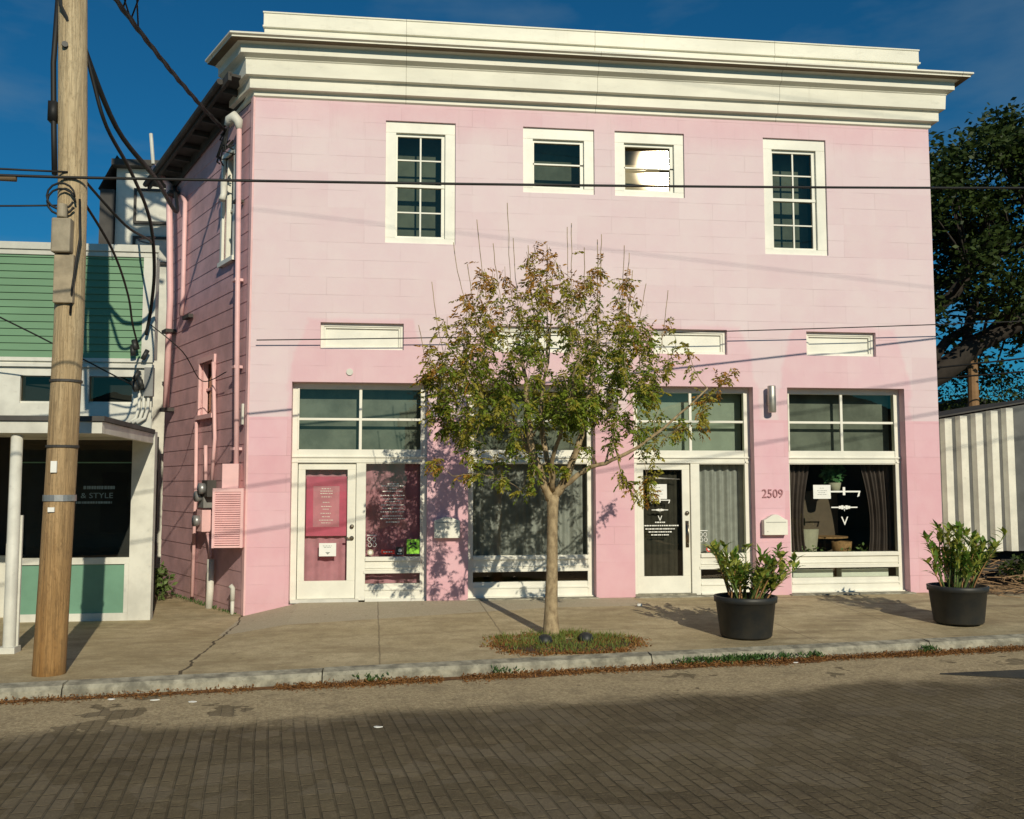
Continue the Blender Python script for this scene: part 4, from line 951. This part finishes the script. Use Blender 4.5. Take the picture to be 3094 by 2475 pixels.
# ------------------------------------------------------------- potted plants
def potted(x, y, z, label, seed, scale=1.0, up_=1.0):
    rg = random.Random(seed); T = thing('potted_plant', label, 'potted plant', (x, y, z), 'black nursery pots on the sidewalk')
    b = MB(); b.lathe([(0, .0), (.285, .0), (.30, .02), (.345, .40), (.365, .405), (.37, .47), (.345, .475), (.335, .40), (.33, .38)], (x, y, z), 40); b.build('pot', M_BLACK, T, True)
    b = MB(); b.lathe([(.335, .38), (.2, .395), (0, .40)], (x, y, z), 24); b.build('soil', M_SOIL, T)
    st = MB(); lv = MB()
    for k in range(40):
        a = rg.uniform(0, 6.28); r = rg.uniform(0, .24); p = Vector((x+r*math.cos(a), y+r*math.sin(a), z+.38))
        lean = Vector((math.cos(a)*rg.uniform(.05, .75)*up_+.12, math.sin(a)*rg.uniform(.05, .6)*up_, 1)).normalized(); L = rg.uniform(.32, .80)*scale
        P = [p+lean*L*t+Vector((lean.x*.2*t*t, lean.y*.2*t*t, -.06*t*t)) for t in (0, .25, .5, .75, 1)]
        st.tube(P, [.011, .010, .008, .006, .004], 6, m=0 if rg.random() < .6 else 1)
        for t in [.38+.055*j for j in range(12)]+[1.0]*4:
            j = min(3, int(t*4)); q = P[j].lerp(P[j+1], min(1, t*4-j))
            d = Vector((rg.uniform(-1, 1), rg.uniform(-1, 1), rg.uniform(-.2, .9)))+lean*.5; d.normalize(); l = rg.uniform(.12, .22)
            s = d.cross(Vector((0, 0, 1))); s = s.normalized() if s.length > .1 else Vector((1, 0, 0)); wd = rg.uniform(.022, .036); dr = Vector((0, 0, -.03))
            a0, a1, a2 = q, q+d*l*.45+Vector((0, 0, .008)), q+d*l+dr
            m = 0 if rg.random() < .45 else 1
            lv.face([a0, a1+s*wd, a1-Vector((0, 0, .006))], m); lv.face([a0, a1-Vector((0, 0, .006)), a1-s*wd], m); lv.face([a1+s*wd, a2, a1-Vector((0, 0, .006))], m); lv.face([a1-Vector((0, 0, .006)), a2, a1-s*wd], m)
    st.build('stem', [M_LEAFL, M_BASKET], T, True); lv.build('leaves', [leafmat('pot_leaf', (.06, .14, .02), (.16, .27, .04)), leafmat('pot_leaf_pale', (.22, .27, .04), (.40, .42, .08))], T)
potted(6.215, -3.02, -.105, 'black nursery pot of leafy plants in front of the house number pier', 31)
potted(9.265, -2.45, -.085, 'black nursery pot of leafy plants at the right corner of the pink shop', 48, 1.1, .62)

# ------------------------------------------------------------- grass, leaf litter, weeds
M_GR = leafmat('grass_blade', (.10, .15, .03), (.22, .26, .06)); M_DRY = leafmat('dry_leaf', (.13, .055, .018), (.36, .18, .06)); M_WEED = leafmat('weed_leaf', (.04, .10, .025), (.10, .18, .05))
rg = random.Random(77)
b = MB()
for _ in range(12000):
    a = rg.uniform(0, 6.28); r = (rg.random()**.5+(rg.random()**3)*.25)*(1+.28*noise.noise(Vector((math.cos(a)*2, math.sin(a)*2, 3)))); x, y = 4.0+math.cos(a)*r*.80, -3.24+math.sin(a)*r*.60
    if noise.noise(Vector((x*3, y*3, 0))) < -.25 and rg.random() < .6: continue
    if y < curb_y(x)+.06: continue
    z = walk_z(x, y)-.005; g = rg.random() < .10+.35*(1-r)+.30*(y > -3.0); h = rg.uniform(.03, .10) if g else rg.uniform(.015, .05)
    if not g and abs(x-4)+abs(y+3) < .2: h *= .6
    leaf(b, Vector((x, y, z)), Vector((rg.gauss(0, .4), rg.gauss(0, .4), 1 if g else .35)), h, .0035 if g else .010, rg, 0 if g else 1)
tag(b.build('grass', [M_GR, M_DRY]), 'green and dry grass patch around the foot of the street tree', 'grass', kind='stuff')
b = MB(); b.prism([(4.0+math.cos(a)*(.76+.10*noise.noise(Vector((a*3, 1, 1)))), max(-3.24+math.sin(a)*(.52+.08*noise.noise(Vector((a*3, 5, 1)))), curb_y(4.0+math.cos(a)*.76)+.02)) for a in [k*math.pi/24 for k in range(48)]], -.2, -.104, 'z'); struct(b.build('tree_pit', M_SOIL))
b = MB()
for _ in range(22000):
    x = rg.uniform(-3.5, 12); dens = .35+.65*(x > 1)
    if rg.random() > dens or noise.noise(Vector((x*1.7, 4, 0))) < -.38: continue
    d = abs(rg.gauss(0, .06+.05*(noise.noise(Vector((x*.9, 9, 0)))+.3))); y = curb_y(x)-.20-d
    leaf(b, Vector((x, y, -.247+rg.random()*.045*max(0, 1-d/.16))), Vector((rg.uniform(-1, 1), rg.uniform(-1, 1), rg.uniform(-.1, .55))), rg.uniform(.014, .038), rg.uniform(.003, .008), rg)
u = -3.6
while u < 12:
    du = .09; w0, w1 = [(.05+.13*max(0, noise.noise(Vector((q*1.3, 7, 0)))+.45)+.03*noise.noise(Vector((q*9, 2, 0))))*(1 if q > 1 else .6) for q in (u, u+du)]
    b.face([(u, curb_y(u)-.185-w0, -.246), (u+du, curb_y(u+du)-.185-w1, -.246), (u+du, curb_y(u+du)-.18, -.232), (u, curb_y(u)-.18, -.232)], 1); u += du
tag(b.build('leaf_litter', [M_DRY, surf('gutter_duff', (.16, .075, .028), .95, .4, 14, .8, 60, dirt=.6)]), 'rusty dead leaves gathered in the gutter along the curb', 'leaves', kind='stuff')
b = MB()
for cx, n, sp in ((6.0, 170, .25), (5.6, 90, .15), (5.2, 40, .12), (8.15, 30, .07), (6.6, 40, .15), (1.9, 26, .1), (3.2, 18, .1)):
    for _ in range(n):
        x = cx+rg.gauss(0, sp); y = curb_y(x)-.20+rg.gauss(0, .025)
        for _k in range(3): leaf(b, Vector((x, y, -.24+rg.random()*.06)), Vector((rg.gauss(0, .6), rg.gauss(0, .6), .7)), rg.uniform(.03, .07), .008, rg)
for _ in range(260):
    s = rg.uniform(.2, 3.6); p = ST((s, rg.uniform(.02, .1), walk_z(-.5, 1)-.01)); leaf(b, p, Vector((rg.gauss(0, .5), rg.gauss(0, .5), .8)), rg.uniform(.03, .08), .008, rg)
tag(b.build('weeds', M_WEED), 'green weeds sprouting along the curb and wall foot', 'weeds', kind='stuff')
b = MB()
for _ in range(420):
    x, y = rg.uniform(10.8, 14.5), rg.uniform(-.3, 2.2); a = rg.uniform(0, 6.28); l = rg.uniform(.15, .6); p = Vector((x, y, rg.uniform(-.05, .22*max(0, y)+.03)))
    b.tube([p, p+Vector((math.cos(a)*l, math.sin(a)*l*.5, rg.uniform(-.04, .09)))], rg.uniform(.004, .011), 4)
tag(b.build('dead_twigs', surf('twig', (.30, .19, .10), .9, .3, 8, 0)), 'heap of dry brown twigs and stalks in the side lot', 'twigs', kind='stuff')
SC = [(-.05, -4.93), (.30, -5.05), (1.95, -6.15), (5.52, -.78), (6.4, -3.98), (-.45, -4.85)]
LS = ['torn white scrap in the gutter left of the pavement crack', 'white scrap on the road just below the pavement crack', 'white scrap lying alone out on the brick road', 'small white block on the sidewalk before the right door', 'tiny white scrap in the gutter by the nearer black pot', 'tiny white scrap in the gutter nearest the utility pole']
for (x, y), lb in zip(SC, LS):
    z = walk_z(x, y)+.004 if y > curb_y(x) else -.245; s = .045 if 'scrap' in lb else .045
    b = MB(); n = 7; pts = [(x+s*rg.uniform(.5, 1)*math.cos(6.28*k/n), y+s*.6*rg.uniform(.5, 1)*math.sin(6.28*k/n)) for k in range(n)]; b.prism(pts, z, z+(.03 if 'block' in lb else .006), 'z'); tag(b.build('litter', M_PAPER), lb, 'litter', 'white litter')
for x, y, lb in ((3.78, -3.20, 'black rounded edging lamp in the grass below the trunk'), (4.27, -3.11, 'black rounded edging lamp in the grass right of the trunk')):
    b = MB(); b.lathe([(0, .0), (.085, .0), (.09, .03), (.07, .085), (.03, .105), (0, .107)], (x, y, -.115), 16); tag(b.build('garden_cap', M_BLACK, smooth=True), lb, 'garden lamp', 'black caps in the tree pit')
tag(MB().prism([(7.6, -4.75), (9.6, -4.62), (9.6, -5.35), (8.6, -5.2)], -.248, -.236, 'z').build('steel_plate', M_BLACK), 'dark steel plate lying in the road at the right edge', 'road plate')

# ------------------------------------------------------------- utility pole
def pole_mat():
    m, t, p = newmat('pole_wood'); v = coords(t, (1, 1, .06)); n = noise_n(t, v, 9, 6, .7).smooth(.3, .7); (x, y, z), pos = geo_xyz(t)
    lo = z.smooth(-.2, 4.2)
    c1 = mixc(t, lo, (.25, .125, .035), (.46, .34, .19)); c2 = mixc(t, lo, (.40, .23, .085), (.60, .48, .30))
    col = mixc(t, n, c1, c2); k = noise_n(t, coords(t, (1, 1, .4)), 3, 5, .7).smooth(.6, .75); col = mixc(t, k*.6, col, (.10, .055, .025))
    fine = noise_n(t, coords(t, (1, 1, .03)), 60, 5, .75).smooth(.48, .66); col = mixc(t, fine*.25, col, (.13, .08, .04)); sp = noise_n(t, coords(t, (1, 1, .5)), 24, 6, .85).smooth(.5, .7); col = mixc(t, sp*.3, col, (.15, .095, .05))
    t.links.new(col, p.inputs['Base Color']); p.inputs['Roughness'].default_value = .8; bump(t, p, fine*-.8+n+sp*-.5, .7, .010); return m
UP = thing('utility_pole', 'leaning brown wooden utility pole with hardware at the left', 'utility pole', (-1.2, -4.24, -.12))
pc = [(-1.205, -.25, .152), (-1.20, .0, .148), (-1.175, 1.0, .142), (-1.155, 1.8, .14), (-1.13, 3.2, .138), (-1.14, 4.6, .136), (-1.20, 6.5, .135), (-1.26, 8.5, .13), (-1.33, 12.6, .12)]
b = MB(); b.tube([(x, -4.22, z) for x, z, r in pc], [r for x, z, r in pc], 24); b.build('shaft', pole_mat(), UP, True)
def pxx(z):
    for (a, za, _), (c, zc, _) in zip(pc[:-1], pc[1:]):
        if za <= z <= zc: return lerp(a, c, (z-za)/(zc-za))
for z, m, h in ((1.56, M_STEEL, .03), (2.06, M_EAVE, .012), (2.70, M_EAVE, .012)):
    b = MB(); r = .145; b.lathe([(r, -h), (r+.006, -h), (r+.006, h), (r, h)], (pxx(z), -4.22, z), 24); b.build('band', m, UP)
for z, w_, h in ((1.86, .028, .055), (1.45, .03, .022)):
    x = pxx(z)-.02; b = MB(); b.box(x-w_, x+w_, -4.38, -4.358, z-h, z+h); b.build('tag_plate', M_PAPER, UP)
x = pxx(3.9)
b = MB(); b.box(x-.10, x+.085, -4.40, -4.30, 3.45, 3.93); b.build('guard_box', surf('weathered_guard', (.38, .31, .21), .7, .3, 6, .3, 40), UP, bevel=.01)
b = MB(); b.box(x-.12, x+.06, -4.45, -4.30, 3.94, 4.28); b.tube([(x-.03, -4.42, 4.28), (x-.03, -4.42, 4.42)], .05, 10); b.build('splice_case', surf('tan_case', (.33, .28, .20), .6, .25, 6, .2, 40), UP, bevel=.02)
b = MB()
for q in range(2): b.tube([(x-.05+.13*math.cos(t), -4.40-.015*q, 4.45+.13*math.sin(t)+.05*q) for t in [k*.45 for k in range(14)]], .011, 6)
b.tube([(x+.10, -4.33, 4.5), (x+.13, -4.38, 4.1), (x+.08, -4.4, 3.6), (x+.06, -4.37, 3.35)], .012, 6); b.build('cable_coil', M_CABLE, UP, True)
b = MB(); b.box(-2.5, -.1, -4.42, -4.31, 12.05, 12.18); b.build('crossarm', M_OLDW, UP)
b = MB(); b.tube([(-.45, -4.3, 12.05), (-1.2, -4.3, 11.5)], .03, 6); b.tube([(-2.1, -4.3, 12.05), (-1.4, -4.3, 11.5)], .03, 6); b.build('brace', M_STEEL, UP)
b = MB(); b.lathe([(0, 0), (.26, .02), (.27, .85), (.2, .95), (0, 1.0)], (-.85, -4.15, 10.35), 24); b.build('transformer', M_GREY, UP, True)
for (xa, za, xb, zb, rr_) in ((-1.3, 12.7, -.2, 12.1, .045), (-1.3, 12.3, -.3, 11.65, .05), (-1.3, 11.95, -.3, 11.3, .03), (-1.3, 11.6, -.4, 10.9, .05), (-1.3, 11.2, -.3, 10.5, .035), (-1.3, 10.8, -.5, 10.2, .04)):
    b = MB(); b.tube(sag((xa, -4.3, za), (xb, -4.0, zb), .06, 8), rr_, 6); b.build('jumper_cable', M_CABLE, UP, True)
b = MB(); b.tube([(pxx(6)-.14, -4.25, 6.9), (pxx(6)-.17, -4.26, 5.9), (pxx(5)-.17, -4.27, 5.2), (pxx(4.6)-.15, -4.30, 4.75)], .028, 8); b.box(pxx(5.5)-.21, pxx(5.5)-.13, -4.3, -4.2, 5.3, 5.5); b.build('ground_lead', M_CABLE, UP, True)
b = MB(); b.tube([(pxx(6.1)-.03, -4.36, 6.05), (pxx(6.1)-.02, -4.39, 6.05)], .03, 10); b.tube([(pxx(6.1)-.01, -4.34, 6.3), (pxx(6.1)-.08, -4.37, 6.45), (pxx(6.1)-.12, -4.34, 6.9)], .02, 6); b.build('bolt', M_BLACK, UP)
b = MB(); b.tube([(-4.6, -4.7, 4.62), (-2.3, -4.5, 4.65), (-1.6, -4.42, 4.66)], .035, 10); tag(b.build('splice_sleeve', surf('tan_sleeve', (.20, .14, .08), .7, .2, 6, 0), smooth=True), 'tan sleeve on the wire left of the utility pole', 'cable sleeve')

# ------------------------------------------------------------- wires
def wire(P, r, label, name='overhead_wire', cat='wire', group='overhead wires'):
    b = MB(); b.tube(P, r, 6); return tag(b.build(name, M_CABLE, smooth=True), label, cat, group)
wire(sag((-8, -5.4, 4.45), (pxx(4.7), -4.38, 4.70), .03)+sag((pxx(4.7), -4.38, 4.70), (14, -2.68, 5.72), .05)[1:], .014, 'straight dark wire crossing the upper shop windows from the utility pole')
wire(sag((-8, -5.2, 4.75), (pxx(4.75), -4.36, 4.76), .05), .010, 'thin wire running left from the utility pole above the splice')
wire(sag((-8, -5.2, 4.3), (pxx(4.4), -4.38, 4.42), .12), .009, 'lowest thin wire running left from the utility pole')
wire(sag((.10, -.12, 3.75), (14, -.35, 4.35), .06, 24), .008, 'dark wire crossing the pink wall just above the shop transoms')
SVC = sag((-1.02, -4.1, 6.95), ST((.62, .25, 7.02)), .08, 20)
b = MB(); b.tube(SVC, [.022]*len(SVC), 8)
for k in range(3): b.tube([p+Vector((.02*math.sin(i*1.3+k*2.1), 0, .02*math.cos(i*1.3+k*2.1))) for i, p in enumerate(SVC)], .014, 6)
tag(b.build('service_cable', M_CABLE, smooth=True), 'thick black twisted service cable from the pole top to the side wall', 'cable', 'overhead wires')
b = MB(); rg = random.Random(9)
for k in range(13):
    a = ST((.60+rg.uniform(-.1, .1), .22, 7.05)); c = ST((.50+rg.uniform(0, .9), .12, 6.85+rg.uniform(-.25, .25))); m_ = (a+c)/2+SN*.1+Vector((0, 0, -rg.uniform(.05, .3))); b.tube([a, a.lerp(m_, .6), m_, m_.lerp(c, .6), c], .012, 5)
tag(b.build('drip_loops', M_CABLE, smooth=True), 'tangle of black cable loops at the side wall weatherhead', 'cable')
b = MB()
for k in range(5):
    a = Vector((-1.05, -4.1, 6.75+.09*k)); c = SVC[3+k % 3]; m_ = (a+c)/2+Vector((.15*k-.2, 0, .15+.1*k)); b.tube([a, a.lerp(m_, .5)+Vector((0, 0, .06)), m_, m_.lerp(c, .5)+Vector((.04, 0, .03)), c], .010, 5)
tag(b.build('splice_tangle', M_CABLE, smooth=True), 'loose black wire loops where the service cable leaves the pole', 'cable')
for P, r, lb in (([(-1.12, -4.2, 6.3), (-1.02, -4.08, 5.8), (-.93, -3.9, 5.4), (-.86, -3.2, 5.15), (-.9, -2.2, 4.9), (-1.05, -1.3, 4.5), (-1.25, -.6, 4.1), (-1.35, -.42, 3.75)], .022, 'thick cable drooping from the pole to the green shop corner'),
                 ([(-1.1, -4.15, 4.6), (-.95, -3.5, 4.2), (-1.1, -2.3, 3.95), (-1.3, -1.3, 3.75), (-1.42, -.5, 3.55)], .014, 'thinner cable sagging below the thick one to the green shop corner'),
                 ([(-1.1, -4.15, 4.8), (-.8, -3.6, 4.45), (-.75, -2.8, 4.5), (-1.0, -1.8, 4.7), (-1.6, 0, 5.2), (-2.1, 3, 6.0)], .014, 'cable running back from the pole to the white house'),
                 ([(-5.5, -3.2, 4.9), (-3.2, -1.7, 3.95), (-1.5, -.5, 3.05)], .010, 'thin wire slanting down across the green clapboards'),
                 ([(-1.3, -.4, 3.9), (-.9, -.2, 3.55), ST((1.6, .2, 3.3)), ST((.6, .15, 3.35))], .008, 'thin wire slanting from the green shop to the pink side wall'),
                 ([(-1.13, -4.15, 6.2), (-.95, -3.5, 5.55), (-.8, -2.4, 5.35), (-1.3, 1, 5.9), (-2.2, 4.6, 7.6)], .03, 'bundled cables dropping beside the pole towards the white house')):
    b = MB(); V = [Vector(p) for p in P]; Q = []
    for i in range(len(V)-1):
        p0, p1, p2, p3 = V[max(i-1, 0)], V[i], V[i+1], V[min(i+2, len(V)-1)]
        for j in range(6):
            t = j/6; Q.append(.5*((2*p1)+(-p0+p2)*t+(2*p0-5*p1+4*p2-p3)*t*t+(-p0+3*p1-3*p2+p3)*t**3))
    Q.append(V[-1]); b.tube(Q, r, 6); tag(b.build('drop_cable', M_CABLE, smooth=True), lb, 'cable', 'drop cables from the pole')
wire([(13.2, 9, 15.4), (24, -2, 16.2)], .02, 'faint wire high in the sky over the right end of the parapet')
wire([(10.0, 9, 14.8), (17, -2, 18)], .02, 'faint wire high in the sky over the middle of the parapet')
wire([(13, 10, 9.4), (26, 6, 12.2)], .018, 'faint wire in the sky just right of the cornice')
for k, (z0, z1) in enumerate(((4.2, 5.6), (4.0, 5.0))): wire([(13, 7, z0), (26, 5, z1)], .02, ['upper of the two wires below the big tree', 'lower of the two wires below the big tree'][k])
# wires over the street whose shadows cross the wall
def street_wire(xa, za, xb, zb, y, r, label):
    sl_ = (zb-za)/(xb-xa); wire([(-7, y, za+sl_*(-7-xa)), (19, y, zb+sl_*(19-xb))], r, label)
street_wire(2.1, 6.27, 12.7, 7.96, -9, .011, 'upper of the paired wires over the street')
street_wire(2.1, 5.62, 12.7, 7.42, -9, .011, 'lower of the paired wires over the street')
street_wire(2.23, 10.52, 12.8, 9.62, -9.5, .0045, 'long wire over the street, sloping down to the right')
street_wire(3.0, 13.3, 12.8, 12.5, -10, .006, 'topmost thin wire over the street')

# ------------------------------------------------------------- across the street (mirrored in the glass)
def opposite(x0, x1, y1, eave, ridge, mat, label):
    o = thing('opposite_house', label, 'house', ((x0+x1)/2, y1-4, -.1)); b = MB(); b.box(x0, x1, y1-8, y1, -.2, eave); b.build('wall', mat, o)
    b = MB(); xm = (x0+x1)/2; b.prism([(x0-.3, eave), (xm, ridge), (x1+.3, eave)], y1-8.2, y1+.4, 'y'); b.build('roof', M_ROOF, o)
    for q in (.22, .78):
        xx = lerp(x0, x1, q); b = MB(); b.box(xx-.5, xx+.5, y1+.01, y1+.05, .8, 2.6); b.build('window', M_GREY, o)
    b = MB(); b.box(xm-.45, xm+.45, y1+.01, y1+.05, 0, 2.1); b.build('door', M_EAVE, o)
M_OPP = surf('opposite_boards', (.30, .27, .2), .8, .2, 3, 0)
opposite(2.6, 11.5, -21, 4.3, 5.6, M_OPP, 'low gabled house across the street facing the shops')
opposite(12.5, 22.5, -22, 4.4, 6.1, M_OPP, 'low gabled house across the street further right')
opposite(-12, -3.5, -22, 3.3, 5.0, M_OPP, 'low gabled house across the street further left')
